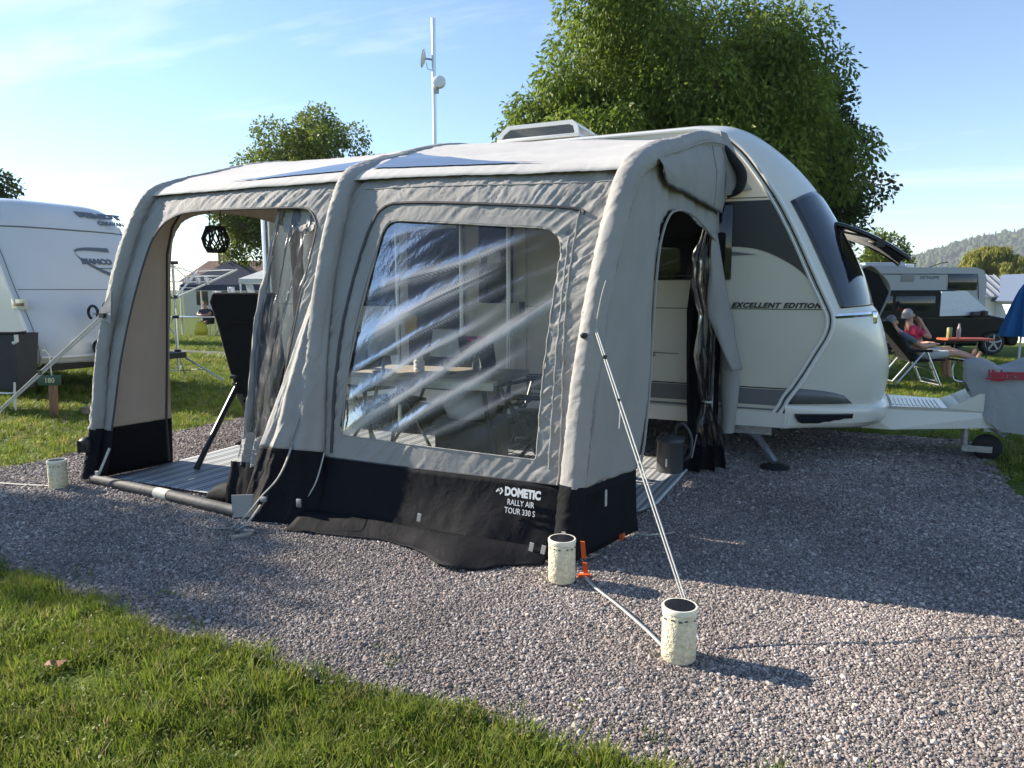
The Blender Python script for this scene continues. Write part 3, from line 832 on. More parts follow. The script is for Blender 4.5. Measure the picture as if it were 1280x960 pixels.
def XL(y): return -3.645 + .17 * min(y, .57) - .12 * max(0, y - .57)
def XM(y): return -1.69 - .05 * y
def XRt(y): return .02 + .27 * min(y, .60) + .055 * max(0, y - .60)
def fold(u, v, ang, wl, st, seed):
    c, s = math.cos(ang), math.sin(ang)
    a, b = u * c + v * s, -u * s + v * c
    n = nz3(a / (wl * st), b / wl, seed)
    return n
def ridge(n, w): return max(0, 1 - abs(n) / w)

def Fpt(x, z, d=0):
    """front face at (x, height z), d metres outwards"""
    y = Yf(z)
    k = 0
    y += .03 - .018 * math.sin(math.pi * min(max((x + 3.58) / 1.88 if x < -1.69 else (x + 1.69) / 1.71, 0), 1))
    return Vector((x, y - d * .98, lift(x, z) + d * .2))
def rquad(c, r, n):
    """rounded quad c (4 corners, in order), radius per corner; n samples per side from mid-arc to mid-arc"""
    arcs = []
    for i in range(4):
        p = np.array(c[i]); a = np.array(c[i - 1]); b = np.array(c[(i + 1) % 4])
        da = (a - p) / np.linalg.norm(a - p); db_ = (b - p) / np.linalg.norm(b - p)
        rr = max(r[i], 1e-4)
        pts = []
        for k in range(17):
            t = k / 16
            q = (1 - t) ** 2 * (p + da * rr) + 2 * t * (1 - t) * p + t * t * (p + db_ * rr)
            pts.append(q)
        arcs.append(pts)
    out = []
    for i in range(4):
        seg = arcs[i][8:] + arcs[(i + 1) % 4][:9]
        L = [0]
        for k in range(1, len(seg)): L.append(L[-1] + np.linalg.norm(seg[k] - seg[k - 1]))
        for k in range(n):
            s = L[-1] * k / n
            out.append((float(np.interp(s, L, [q[0] for q in seg])), float(np.interp(s, L, [q[1] for q in seg]))))
    return out
def crz(x, z, ang, wl, st, seed, w=.30):
    """sharp-crested folds running along ang"""
    n = fold(x + .03 * nz3(x * 5, z * 5, seed), z, ang, wl, st, seed)
    return max(0, 1 - abs(n) / w) ** 1.2 - .35
def wrinkle(x, z):
    top = min(1, 1.7 * max(0, 1 - (2.1 - z) / .30))
    rgt = min(1, 1.6 * max(0, 1 - abs(x + .03) / .24)); mid = min(1, 1.5 * max(0, 1 - abs(x + 1.69) / .34)); lft = min(1, 1.5 * max(0, 1 - abs(x + 3.5) / .25))
    pat = .65 + .9 * nz3(x * 3.1, z * 2.3, 17)
    d = .0075 * top * crz(x, z, R(56), .032, 8, 1.3) + .0035 * top * crz(x, z, R(68), .019, 8, 2.9)
    d += rgt * max(0, pat) * (.0065 * crz(x, z, R(29), .045, 9, 4.1) + .0025 * crz(x, z, R(36), .022, 9, 6.4))
    d += (mid + lft) * max(0, pat) * (.010 * crz(x, z, R(60), .034, 9, 8.2) + .005 * crz(x, z, R(48), .019, 9, 3.7))
    d += .0075 * max(0, pat) * crz(x, z, R(48), .075, 9, 9.9)
    d += rgt * .0060 * math.sin(z * 44 + 3 * nz3(x * 4, z * 2, 4) + x * 20)
    return d + .012 * fold(x, z, R(30), .42, 1.6, 3.3)
def ring(outer, inner, K, surf, closed=True, pw=1.0):
    rows = []
    for k in range(K + 1):
        t = (k / K) ** pw
        rows.append([surf(o[0] + (i[0] - o[0]) * t, o[1] + (i[1] - o[1]) * t, t) for o, i in zip(outer, inner)])
    # rows run outer -> inner; make each row closed
    mb = MB()
    mb.grid(rows, closed)
    return mb
ZB = .37
# ---- right-hand front panel with its window
WIN = [(-1.34, 1.805), (-.165, 1.745), (-.197, .487), (-1.49, .512)]
outer = rquad([(-1.66, 2.10), (.13, 2.10), (-.02, ZB), (-1.68, ZB)], [0, 0, 0, 0], 150)
inner = rquad(WIN, [.10, .16, .02, .04], 150)
def sf(x, z, t):
    return Fpt(x, z, wrinkle(x, z) * min(1, (1 - t) * 5 + .25))
fp = apart(ring(outer, inner, 30, sf), 'front_panel', M['grey'], angle=180)
thick(fp, .002, 1)
# stitched frame round the window (zip line) and seams
def on_front(path, r, name, m, parent, d=.006, n=6, flat=None, step=1):
    mb = MB(); mb.tube([Fpt(x, z, d + wrinkle(x, z)) for x, z in path], r, n, flat=flat); return apart(mb, name, m, parent)
zp = crom([(-1.535, .40), (-1.53, 1.0), (-1.50, 1.45), (-1.44, 1.78), (-1.37, 1.885), (-1.22, 1.91), (-.7, 1.895), (-.16, 1.865), (-.07, 1.83)], 8)
on_front(zp, .011, 'zip', M['dark'], fp, .004)
on_front(crom([(-1.46, .50), (-1.44, 1.1), (-1.36, 1.68), (-1.31, 1.80)], 8), .005, 'seam', M['sleeve'], fp, .004)
on_front([( -.085 + .02 * math.sin(z * 3), z) for z in np.linspace(ZB, 1.86, 40)], .0045, 'seam', M['sleeve'], fp, .004)
on_front([(-.135 + .012 * math.sin(z * 2), z) for z in np.linspace(.45, 1.70, 40)], .0035, 'seam', M['webbing'], fp, .003)
on_front([(x, 2.012) for x in np.linspace(-1.6, .12, 60)], .004, 'seam', M['sleeve'], fp, .004)
on_front([(x, ZB + .002) for x in np.linspace(-1.66, -.02, 60)], .0045, 'seam', M['dark'], fp, .004)
on_front(inner + [inner[0]], .0045, 'window_piping', M['sleeve'], fp, .001)
# clear film
GLINT_BANDS = [(-.15, .10, .035, .5), (.0, .36, .035, .7), (.06, .58, .055, 1.0), (.17, .71, .020, .6), (.25, .83, .035, .8), (.31, 1.0, .060, 1.15), (.47, 1.12, .038, .95), (.64, 1.2, .022, .5)]  # diagonal wrinkle highlights, painted white into the clear film
def film():
    mb = MB(); rows = []; cr = []
    NU, NV = 150, 160
    big = [(WIN[0][0] - .03, WIN[0][1] + .03), (WIN[1][0] + .03, WIN[1][1] + .03), (WIN[2][0] + .03, WIN[2][1] - .03), (WIN[3][0] - .03, WIN[3][1] - .03)]
    for j in range(NV + 1):
        b = j / NV; row = []
        for i in range(NU + 1):
            a = i / NU
            x = (1 - b) * ((1 - a) * big[0][0] + a * big[1][0]) + b * ((1 - a) * big[3][0] + a * big[2][0])
            z = (1 - b) * ((1 - a) * big[0][1] + a * big[1][1]) + b * ((1 - a) * big[3][1] + a * big[2][1])
            env = min(1, a * 8, (1 - a) * 8, b * 8, (1 - b) * 8)
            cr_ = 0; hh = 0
            for br, bl, wd, am_ in GLINT_BANDS:
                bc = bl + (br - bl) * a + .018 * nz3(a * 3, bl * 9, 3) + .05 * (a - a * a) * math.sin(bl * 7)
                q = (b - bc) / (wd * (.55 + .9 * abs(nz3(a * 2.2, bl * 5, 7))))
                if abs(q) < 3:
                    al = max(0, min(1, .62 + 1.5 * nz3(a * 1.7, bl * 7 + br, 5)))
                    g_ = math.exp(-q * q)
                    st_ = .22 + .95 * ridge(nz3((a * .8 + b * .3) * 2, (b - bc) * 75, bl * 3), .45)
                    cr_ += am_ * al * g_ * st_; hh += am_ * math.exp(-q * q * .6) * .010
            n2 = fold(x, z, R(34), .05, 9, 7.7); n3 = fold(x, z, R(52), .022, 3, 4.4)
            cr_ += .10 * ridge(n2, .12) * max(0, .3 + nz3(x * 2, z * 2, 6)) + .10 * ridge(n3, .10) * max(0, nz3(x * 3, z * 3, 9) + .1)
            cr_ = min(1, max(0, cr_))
            d = -.008 + env * (hh + .002 * n2 + .0007 * n3 + .006 * nz3(x * 3, z * 3, 12))
            row.append(Fpt(x, z, d)); cr.append(cr_)
        rows.append(row)
    mb.grid(rows)
    o = apart(mb, 'window', M['film'], angle=180, recalc=False)
    at = o.data.attributes.new('crease_glint', 'FLOAT', 'POINT'); at.data.foreach_set('value', cr)
    return o
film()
# ---- black skirt under the right panel, with the mud flap
mb = MB(); rows = []
for j in range(15):
    t = j / 14; z = ZB * (1 - t)
    row = []
    for i in range(91):
        x = -1.70 + 1.70 * i / 90
        hem = .020 + .030 * max(0, math.sin((x + 1.7) * 2.2)) + (.02 if -1.0 < x < -.6 else 0)
        fl = t * t * (.05 + .10 * math.exp(-((x + .50) / .26) ** 2) + .05 * math.exp(-((x + 1.45) / .2) ** 2))
        wv = (.012 * fold(x, z, R(12), .16, 2, 8.1) + .006 * fold(x, z, R(70), .06, 2, 3.1)) * (.3 + t)
        zz_ = max(z, .006 + .012 * (nz3(x * 5, 1, 2) + .5) * (t > .9))
        p = Fpt(x, zz_, .006 + fl + wv)
        p.z = zz_
        row.append(p)
    rows.append(row)
mb.grid(rows); sk = apart(mb, 'skirt', M['black'], angle=180); thick(sk, .003, 0)
# groundsheet apron lying out on the gravel
mb = MB(); rows = []
edge = crom([(-1.62, -.30), (-1.2, -.23), (-.98, -.20), (-.72, -.27), (-.50, -.40), (-.34, -.37), (-.20, -.24), (-.06, -.16)], 8)
for k, (x, yo) in enumerate(edge):
    yi = Yf(0) - .06
    row = []
    for j in range(9):
        t = j / 8
        y = yi + (yo - yi) * t
        z = .07 * (1 - t) ** 1.6 + .012 + .014 * nz3(x * 7, y * 9, 3) * (.4 + t) + .03 * math.exp(-((x + .5) / .18) ** 2) * math.sin(math.pi * t)
        row.append((x, y, max(z, .012)))
    rows.append(row)
mb.grid(rows); o = apart(mb, 'mud_flap', M['black'], angle=180); thick(o, .003, 0)
# printed maker's name on the skirt
white_print = mat('white_print', (.75, .75, .75), .6)
def fM(x, z, d=.05):
    p = Fpt(x, z, d); p.z = z
    return frame_M(p - AO, (1, -.0, -.015), (0, Yf(.38) - Yf(.2), .18)) 
PRD = .036
text_obj('lettering', 'DOMETIC', .060, fM(-.348, .300, PRD), white_print, sk, bold=.0032, space=1.0, depth=.0016, sx=.78)
text_obj('lettering', 'RALLY AIR', .043, fM(-.250, .252, PRD + .007), white_print, sk, bold=.0, depth=.0016, align='CENTER', sx=.78)
text_obj('lettering', 'TOUR 330 S', .043, fM(-.250, .210, PRD + .012), white_print, sk, bold=.0, depth=.0016, align='CENTER', sx=.78)
mb = MB()
def lg(a, b, d): q = fM(-.400, .298, PRD); return q @ Vector((a * .82, b * .82, d)) + AO
mb.prism([(.0, .018), (.016, .040), (.030, .026), (.024, .020), (.017, .027), (.007, .013)], .0025, lg)
mb.prism([(.026, .040), (.040, .048), (.054, .026), (.034, .0), (.028, .008), (.043, .026), (.036, .036)], .0025, lg)
apart(mb, 'emblem', white_print, sk, smooth=False)

# ---- beams: inflated tubes in their sleeves
def beam(fx, name, r=.078, up_to=2.47, r2=.07):
    ys = [p for p in PROF if p[0] <= up_to + 1e-6]
    path = []; rad = []
    for k, (y, z) in enumerate(ys):
        x = fx(max(y, 0))
        path.append(Vector((x, y, lift(x, z)))); 
    # foot (black) and sleeve (grey) are separate cloths
    def sweep(pts, rr, seed):
        mb = MB(); rows = []
        n = 30
        for i, p in enumerate(pts):
            t = (pts[min(i + 1, len(pts) - 1)] - pts[max(i - 1, 0)]).normalized()
            a = Vector((1, 0, 0)); b = t.cross(a).normalized(); a = b.cross(t).normalized()
            row = []
            for k in range(n):
                q = 2 * math.pi * k / n
                pz = p.z + p.y * .6
                wr = .0085 * max(0, .5 + nz3(math.cos(q) + 3, pz * 2.5, seed + 9)) * crz(q * .075, pz, R(52), .034, 6, seed) + .003 * crz(q * .075, pz, R(60), .02, 6, seed + 3) + .009 * nz3(math.cos(q) * 1.2, pz * 1.8 + math.sin(q), seed)
                ra = rr(p) + wr
                row.append(p + a * math.cos(q) * ra + b * math.sin(q) * ra)
            rows.append(row)
        mb.grid(rows, True); return mb
    def dens(z0, z1, hi):
        o_ = []
        for i in range(len(path) - 1):
            for k in range(hi):
                p = path[i].lerp(path[i + 1], k / hi)
                if z0 <= p.z <= z1 : o_.append(p)
        return o_
    up_ = apart(sweep(dens(ZB, 9, 3), lambda p: r + (r2 - r) * min(1, max(0, (p.y - .6) / 1.5)), fx(0) * 3), name, M['sleeve'], angle=180)
    lo = apart(sweep(dens(.02, ZB + .02, 4), lambda p: r * 1.02 + .05 * max(0, (.3 - p.z)) * (1 if fx(0) < -1 else .4), fx(0) * 5), 'beam_foot', M['black'], up_, angle=180)
    for sgn in (-1, 1):     # stitched flange each side of the tube
        mb = MB()
        mb.tube([p + Vector((sgn * (r * .93), .034 * (1 if p.y < .62 else .2), -.012 if p.y > .6 else .006)) for p in dens(ZB, 9, 2)], .0065, 6)
        apart(mb, 'seam', M['dark'] if sgn < 0 else M['sleeve'], up_)
    return up_
bL = beam(XL, 'beam', .050, r2=.045)
bM = beam(XM, 'beam', .062, r2=.052)
bR = beam(XRt, 'beam', .066, r2=.060)
# ---- roof
mb = MB(); rows = []
ysr = [y for y in np.linspace(.52, 2.47, 60)]
def roof_pt(u, y, d=0):
    """u: -1 left beam, 0 middle beam, 1 right beam"""
    x = XL(y) + (XM(y) - XL(y)) * (u + 1) if u < 0 else XM(y) + (XRt(y) - XM(y)) * u
    t = (u + 1) if u < 0 else u
    sag = -.030 * math.sin(math.pi * t) ** .8 * min(1, max(0, (y - .55) / .5)) * (1 if y < 2.0 else max(0.15, (2.47 - y) / .47))
    z = lift(x, Zr(y)) + sag + .010 + .025 * min(1, max(0, (y - .58) / .35))
    near = math.exp(-min(t, 1 - t) / .12)
    wr = .004 * fold(x, y, R(20 if t < .5 else -20), .09, 4, 3.7) * (.4 + near) + .0045 * fold(x, y, R(80), .05, 3, 6.2) * max(0, 1 - (y - .52) / .35) + .003 * fold(x, y, R(35), .22, 4, 1.1)
    wr += .006 * ridge(fold(x, y, R(15), .30, 6, 12.5), .05) * (1 if y > 1 else .3)
    return Vector((x, y - .02, z + wr + d))
for y in ysr:
    rows.append([roof_pt(u, y) for u in np.linspace(-1, 1, 150)])
mb.grid(rows); rf = apart(mb, 'roof', M['roofcloth'], angle=180); thick(rf, .002, -1)
# hem of the roof along the eave
mb = MB(); mb.tube([Fpt(x, 2.105 + .004 * nz3(x * 9, 1, 1), .022 + .010 * nz3(x * 14, 3, 1)) for x in np.linspace(-3.5, .12, 300)], .0075, 8); apart(mb, 'eave_hem', M['roofcloth'], rf, angle=180)
# tinted skylights either side of the middle beam
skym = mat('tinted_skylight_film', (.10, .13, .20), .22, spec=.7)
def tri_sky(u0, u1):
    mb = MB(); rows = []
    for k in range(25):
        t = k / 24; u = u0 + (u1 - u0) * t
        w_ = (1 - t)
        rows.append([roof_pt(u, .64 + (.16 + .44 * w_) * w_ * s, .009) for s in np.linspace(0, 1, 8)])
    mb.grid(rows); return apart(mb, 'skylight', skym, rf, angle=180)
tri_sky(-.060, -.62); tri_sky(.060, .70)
# ---- left front panel: frame of the open doorway
def arc(pts, n):
    """polyline resampled to n points, evenly"""
    P = [np.array(p, float) for p in pts]; L = [0]
    for i in range(1, len(P)): L.append(L[-1] + np.linalg.norm(P[i] - P[i - 1]))
    return [tuple(float(np.interp(L[-1] * k / (n - 1), L, [q[a] for q in P])) for a in range(len(P[0]))) for k in range(n)]
def seglist(segs, n): 
    o = []
    for s in segs: o += arc(s, n)[:-1]
    return o + [segs[-1][-1]]
oL = seglist([[(-3.61, ZB), (-3.56, 1.2), (-3.51, 2.10)], [(-3.51, 2.10), (-1.76, 2.10)], [(-1.76, 2.10), (-1.74, 1.2), (-1.74, ZB)]], 150)
iL = seglist([crom([(-3.50, ZB), (-3.44, .955), (-3.385, 1.55), (-3.345, 1.76), (-3.27, 1.86)], 8), crom([(-3.27, 1.86), (-3.13, 1.915), (-2.876, 1.928), (-2.4, 1.92), (-2.02, 1.905), (-1.93, 1.87)], 8), crom([(-1.93, 1.87), (-1.875, 1.80), (-1.86, 1.69), (-1.89, 1.2), (-1.93, .8), (-1.98, ZB)], 8)], 150)
def sfl(x, z, t): return Fpt(x, z, wrinkle(x, z) * min(1, (1 - t) * 4 + .3) + .012 * t)
dp = apart(ring(oL, iL, 16, sfl, False), 'door_surround', M['grey'], angle=180); thick(dp, .002, 1)
mb = MB(); mb.tube([Fpt(x, z, .014) for x, z in iL], .007, 6); apart(mb, 'zip', M['dark'], dp)
on_front([(x, 2.012) for x in np.linspace(-3.45, -1.8, 60)], .004, 'seam', M['sleeve'], dp, .004)
# black foot pieces of the door surround and the sill tube
mb = MB(); rows = []
for j in range(9):
    z = ZB * (1 - j / 8); rows.append([Fpt(-3.63 + .14 * i / 8, z, .004 + .02 * (j / 8) + .006 * nz3(i * .7, j * .5, 2)) for i in range(9)])
mb.grid(rows); apart(mb, 'skirt', M['black'], dp, angle=180)
mb = MB(); rows = []
for j in range(13):
    t = j / 12; z = ZB * (1 - t)
    rows.append([Fpt(-1.70 - (.30 + .10 * t) * i / 20, max(z, .01), .01 + t * t * .14 + .025 * nz3(i * .35, j * .3, 5) * (.4 + t)) for i in range(21)])
for r_ in rows:
    for p in r_: p.z = max(p.z, .012)
mb.grid(rows); apart(mb, 'skirt', M['black'], dp, angle=180)
sill = [(-3.60, -.06, .035), (-3.35, -.085, .035), (-2.8, -.13, .035), (-2.3, -.185, .036), (-2.05, -.22, .04)]
sill = crom(sill, 8)
mb = MB(); mb.tube(sill, .036, 12); sl = apart(mb, 'door_sill', mat('charcoal_sleeve', (.05, .05, .053), .7, bump=.2, bscale=20))
mb = MB(); mb.tube([sill[15], sill[16], sill[17]], .038, 12); apart(mb, 'sill_patch', M['webbing'], sl)
# fabric wedge pocket and hanging tabs on the middle beam foot
mb = MB(); mb.add([Fpt(-1.90, .52, .06), Fpt(-1.70, .60, .12), Fpt(-1.75, .43, .13), Fpt(-1.71, .58, .06), Fpt(-1.76, .41, .06)], [(0, 1, 2), (0, 3, 1), (0, 2, 4), (1, 3, 4, 2)]); apart(mb, 'pocket_flap', M['sleeve'], bM, smooth=False)
mb = MB(); mb.prism([(-2.06, .15), (-1.90, .17), (-1.93, .03), (-2.06, .01)], .006, lambda a, b, d: (a, -.24 + (a + 2.0) * .1 - d, b)); apart(mb, 'corner_tab', M['sleeve'], bM, smooth=False)
def ribbon(path, w_, wd, mbx=None):
    """flat webbing: path, width vector"""
    mbx = mbx or MB(); rows = []
    for p in path: rows.append([Vector(p) - Vector(wd) * w_ / 2, Vector(p) + Vector(wd) * w_ / 2])
    mbx.grid(rows); return mbx
def strap(path, w_, wd, name='strap', m=None, parent=None, n=8, th=.002):
    P = crom(path, n); mbx = ribbon(P, w_, wd); o = apart(mbx, name, m or M['webbing'], parent, angle=180); thick(o, th, 0); return o
strap([Fpt(-1.69, 1.15, .07), Fpt(-1.70, .8, .08), Fpt(-1.74, .45, .12), (-1.72, -.20, .30), (-1.80, -.27, .18), (-1.86, -.33, .08), (-1.90, -.40, .02)], .014, (1, .2, 0), parent=bM, m=M['oldweb'], th=.001)
strap([(-1.90, -.40, .015), (-2.02, -.45, .012), (-2.08, -.42, .012)], .018, (.2, 1, 0), parent=bM, m=M['oldweb'], th=.001)
strap([(-1.86, -.40, .016), (-1.80, -.50, .014), (-1.74, -.53, .03), (-1.68, -.48, .04), (-1.72, -.43, .03), (-1.80, -.42, .02)], .020, (.1, .2, 1), parent=bM, m=M['oldweb'], th=.001)
strap([(-1.78, -.30, .14), (-1.80, -.38, .06), (-1.84, -.44, .018)], .016, (1, .1, 0), parent=bM, m=M['oldweb'], th=.001)
strap([Fpt(-1.56, .40, .04), Fpt(-1.58, .22, .075), Fpt(-1.63, .10, .11)], .010, (1, 0, 0), parent=bM)
mb = MB(); mb.box(Fpt(-1.62, .10, .16), (.035, .015, .05), bev=.004); mb.box((-1.77, -.285, .17), (.04, .02, .03), bev=.004); apart(mb, 'buckle', M['galv'], bM)
for x, z, d in ((-.82, .12, .10), (-.14, .06, .12), (-.075, .055, .12)):
    mb = MB(); mb.box(Fpt(x, z, d), (.022, .006, .045), M=Matrix.Rotation(.2, 3, 'Y')); apart(mb, 'peg_loop', M['webbing'], sk)
# slack cover cloth that flares from the middle beam to the ground
def flare(z0, z1, name, m, K):
    mb = MB(); rows = []
    for k in range(K + 1):
        z = z0 + (z1 - z0) * k / K
        xl = float(np.interp(z, [0, .15, .40, .80, 1.2, 1.45], [-2.16, -2.13, -2.07, -1.92, -1.81, -1.75])); xr = float(np.interp(z, [0, .40, .8, 1.45], [-1.52, -1.58, -1.60, -1.64]))
        dm = float(np.interp(z, [0, .2, .5, 1.0, 1.45], [.20, .17, .125, .075, .062])); row = []
        for i in range(61):
            s_ = i / 60; x = xl + (xr - xl) * s_
            env = math.sin(math.pi * min(1, max(0, s_))) ** .55
            fl_ = min(1, max(0, (1.35 - z) / .8))
            pl_ = math.sin(s_ * 19 + 2.5 * nz3(s_ * 2, z * 1.5, 6)) * .016 * fl_ + .012 * fl_ * crz(x * 1.2, z * .8, R(68), .06, 5, 7.3) + .005 * crz(x, z, R(60), .026, 6, 5.5)
            p = Fpt(x, max(z, .008), .012 + env * dm + env * pl_); p.z = max(z, .008) if z < .3 else p.z
            row.append(p)
        rows.append(row)
    mb.grid(rows); o = apart(mb, name, m, bM, angle=180); thick(o, .003, 0); return o
flare(1.45, ZB + .03, 'cover_cloth', M['sleeve'], 60); flare(ZB + .03, 0, 'cover_skirt', M['black'], 24)
# ---- side walls
def side_wall(fx, sgn, inner, name, m, ins=.03):
    out_f = [(Yf(z) + .03, z) for z in np.linspace(ZB, 2.02, 50)]
    out_t = [(y, Zr(y) - .02) for y in np.linspace(Yf(2.02) + .03, 2.44, 40)]
    out_r = [(2.46, z) for z in np.linspace(2.50, ZB, 20)]
    n = 110
    o_ = seglist([out_f, out_t, out_r], n)
    i_ = seglist(inner, n)
    def sfs(y, z, t):
        x = fx(max(y, 0)) + sgn * (ins + .020 * fold(y, z, R(84), .16, 5, 4.4) + .012 * crz(y, z, R(80), .07, 9, 2.4) + .02 * math.sin(math.pi * min(1, max(0, z / 2))) )
        return Vector((x, y, lift(x, z)))
    o = apart(ring(o_, i_, 20, sfs, False), name, m, angle=180); thick(o, .002, 0)
    # skirts below the two legs
    for (ya, yb) in (((Yf(ZB) + .03), i_[0][0]), (i_[-1][0], 2.46)):
        mb = MB(); rows = []
        for j in range(9):
            z = ZB * (1 - j / 8); row = []
            for i in range(15):
                y = ya + (yb - ya) * i / 14 - (.08 * j / 8 * (1 - i / 14) if ya < 1 else 0)
                xx = fx(max(y, 0)) + sgn * (ins + .02 * j / 8 + .012 * fold(y, z, R(80), .12, 2, 6.6) + .02 * math.sin(math.pi * min(1, z / 2)))
                row.append(Vector((xx, y, max(z, .01))))
            rows.append(row)
        mb.grid(rows); q_ = apart(mb, 'skirt', M['black'], o, angle=180); thick(q_, .003, 0)
    return o, i_
inR = [crom([(.56, ZB), (.66, .75), (.70, 1.05), (.73, 1.35), (.80, 1.65), (.90, 1.80)], 8), crom([(.90, 1.80), (1.04, 1.885), (1.3, 1.92), (1.6, 1.905), (1.95, 1.84), (2.2, 1.78)], 8), crom([(2.2, 1.78), (2.27, 1.5), (2.28, ZB)], 8)]
swR, iR_ = side_wall(XRt, 1, inR, 'right_side_panel', M['grey'])
mb = MB(); mb.tube([Vector((XRt(y) + .06, y, lift(.1, z))) for y, z in iR_], .008, 6); apart(mb, 'zip', M['sleeve'], swR)
inL = [crom([(.60, ZB), (.64, .9), (.70, 1.65), (.75, 1.80), (.82, 1.90)], 8), crom([(.82, 1.90), (.95, 1.965), (1.2, 2.015), (1.6, 2.03), (2.1, 2.0)], 8), crom([(2.1, 2.0), (2.25, 1.8), (2.30, ZB)], 8)]
swL, iL_ = side_wall(XL, -1, inL, 'left_side_panel', M['beige'], .01)
mb = MB(); mb.tube([Vector((XL(y) + .012, y, z)) for y, z in arc([(.53, .04), (.53, ZB), (.57, .9), (.63, 1.65), (.70, 1.86), (.80, 1.98), (.95, 2.06)], 40)], .012, 6, flat=(1, .6)); apart(mb, 'zip', M['dark'], swL)
# roof wing closing the right-hand gable
mb = MB(); rows = []
topw = [(y, Zr(y) + .02) for y in np.linspace(.66, 2.40, 40)]
botw = arc(crom([(.80, 2.085), (.93, 2.035), (1.3, 2.03), (1.75, 2.015), (2.15, 2.00), (2.36, 2.0)], 6), 40)
for j in range(15):
    t = j / 14; row = []
    for (y0, z0), (y1, z1) in zip(topw, botw):
        y = y0 + (y1 - y0) * t; z = z0 + (z1 - z0) * t
        bx = XRt(y) + .035 + .035 * math.sin(math.pi * min(1, t * .9)) + .02 * t + .014 * fold(y, z, R(75), .13, 4, 5.5) + .010 * crz(y, z, R(84), .05, 8, 1.5)
        row.append(Vector((bx, y, lift(.2, z))))
    rows.append(row)
mb.grid(rows); gw = apart(mb, 'gable_wing', M['grey'], angle=180); thick(gw, .003, 0)
mb = MB(); mb.tube([r_ + Vector((.006, 0, 0)) for r_ in rows[-1]], .007, 6); apart(mb, 'seam', M['dark'], gw)
mb = MB(); mb.tube([r_[31] + Vector((.005, 0, 0)) for r_ in rows], .004, 5); apart(mb, 'seam', M['sleeve'], gw)
# loose end of the wing and the dark foam flap beside the caravan
mb = MB(); rws = []
for j in range(12):
    t = j / 11; row = []
    for i in range(8):
        s = i / 7
        y = 2.36 + .09 * s + .02 * t; z = 2.555 - .50 * t * (1 - .15 * s) 
        x = XRt(2.4) + .03 + (.03 + .12 * t * t) * s + .10 * t * s + .02 * math.sin(t * 5)
        row.append(Vector((x, y - .05 * math.sin(math.pi * s) * t, z)))
    rws.append(row)
mb.grid(rws); o = apart(mb, 'wing_flap', [M['grey']], gw, angle=180); thick(o, .004, 0)
mb = MB()
for k in range(1):
    path = crom([(.33, 2.40, 2.46), (.40, 2.40, 2.36), (.47, 2.40, 2.24), (.455, 2.40, 2.13), (.37, 2.41, 2.08)], 8)
    mb.tube(path, [.02 + .035 * math.sin(math.pi * i / (len(path) - 1)) for i in range(len(path))], 10, flat=(1.0, .7))
apart(mb, 'foam_pad', mat('black_foam', (.010, .010, .011), .85), gw, angle=180)
# small toggles hanging at the gable corner
mb = MB(); mb.tube([(.17, .95, 1.985), (.175, .97, 1.94), (.18, .99, 1.925)], .012, 6); mb.tube([(.165, .80, 1.93), (.17, .82, 1.89)], .006, 5); mb.tube([(.165, .87, 1.93), (.17, .85, 1.87)], .006, 5); mb.tube([(.165, .80, 1.93), (.165, .86, 1.90)], .004, 5); apart(mb, 'toggle', M['strapdark'], swR)
mb = MB(); mb.tube(crom([(.13, .68, 2.10), (.155, .80, 2.06), (.165, .86, 1.99), (.17, .85, 1.93)], 6), .004, 5); apart(mb, 'cord', M['strapdark'], swR)

# ---- gathered door curtains (clear film with cloth edge)
def gathered(rowspec, npl, amp, name, m, parent, N=70, crease_glint=True, seed=1.0, wobble=.35):
    """rowspec: (z, (x,y) of one edge, (x,y) of the other edge, depth factor)"""
    mb = MB(); rows = []; cr = []
    zs = [r_[0] for r_ in rowspec]
    K = 60
    for k in range(K + 1):
        f_ = k / K * (len(rowspec) - 1); i = min(int(f_), len(rowspec) - 2); t = f_ - i
        A, B = rowspec[i], rowspec[i + 1]
        z = A[0] + (B[0] - A[0]) * t
        p = [A[1][a] + (B[1][a] - A[1][a]) * t for a in (0, 1)]; q = [A[2][a] + (B[2][a] - A[2][a]) * t for a in (0, 1)]
        dep_ = A[3] + (B[3] - A[3]) * t
        d = Vector((q[0] - p[0], q[1] - p[1], 0)); n = Vector((d.y, -d.x, 0)).normalized()
        row = []
        for j in range(N + 1):
            s = j / N
            ph = s * npl * math.pi * 2 + wobble * 6 * nz3(s * 3, z * 1.4, seed)
            a = amp * dep_ * (math.sin(ph) + .5 * nz3(s * 14, z * 4, seed + 2) + .35 * nz3(s * 30, z * 10, seed + 5))
            sl_ = s + .03 * math.cos(ph)
            row.append(Vector((p[0], p[1], z)) + d * sl_ + n * a + Vector((0, 0, .03 * nz3(s * 5, k * .2, seed))))
            cr.append(min(1, max(0, .9 * ridge(nz3(s * 20, z * 5, seed + 4), .10) + .55 * ridge(math.sin(ph * .5), .12))))  # highlights along the folds, painted as white haze
        rows.append(row)
    mb.grid(rows); o = apart(mb, name, m, parent, angle=180)
    if crease_glint:
        at = o.data.attributes.new('crease_glint', 'FLOAT', 'POINT'); at.data.foreach_set('value', cr)
    return o
def fy(z, d=0): return Yf(z) + d
lc = gathered([(1.93, (-2.27, fy(1.9, .10)), (-1.87, fy(1.9, .05)), .5), (1.7, (-2.26, fy(1.7, .08)), (-1.87, fy(1.7, .04)), .7), (1.2, (-2.235, fy(1.2, .08)), (-1.93, fy(1.2, .02)), 1), (.8, (-2.20, fy(.8, .06)), (-1.98, fy(.8, .0)), 1.2), (.42, (-2.18, fy(.4, .03)), (-2.0, fy(.4, .0)), 1.2)], 3, .028, 'door_film', M['film2'], None, seed=2.0)
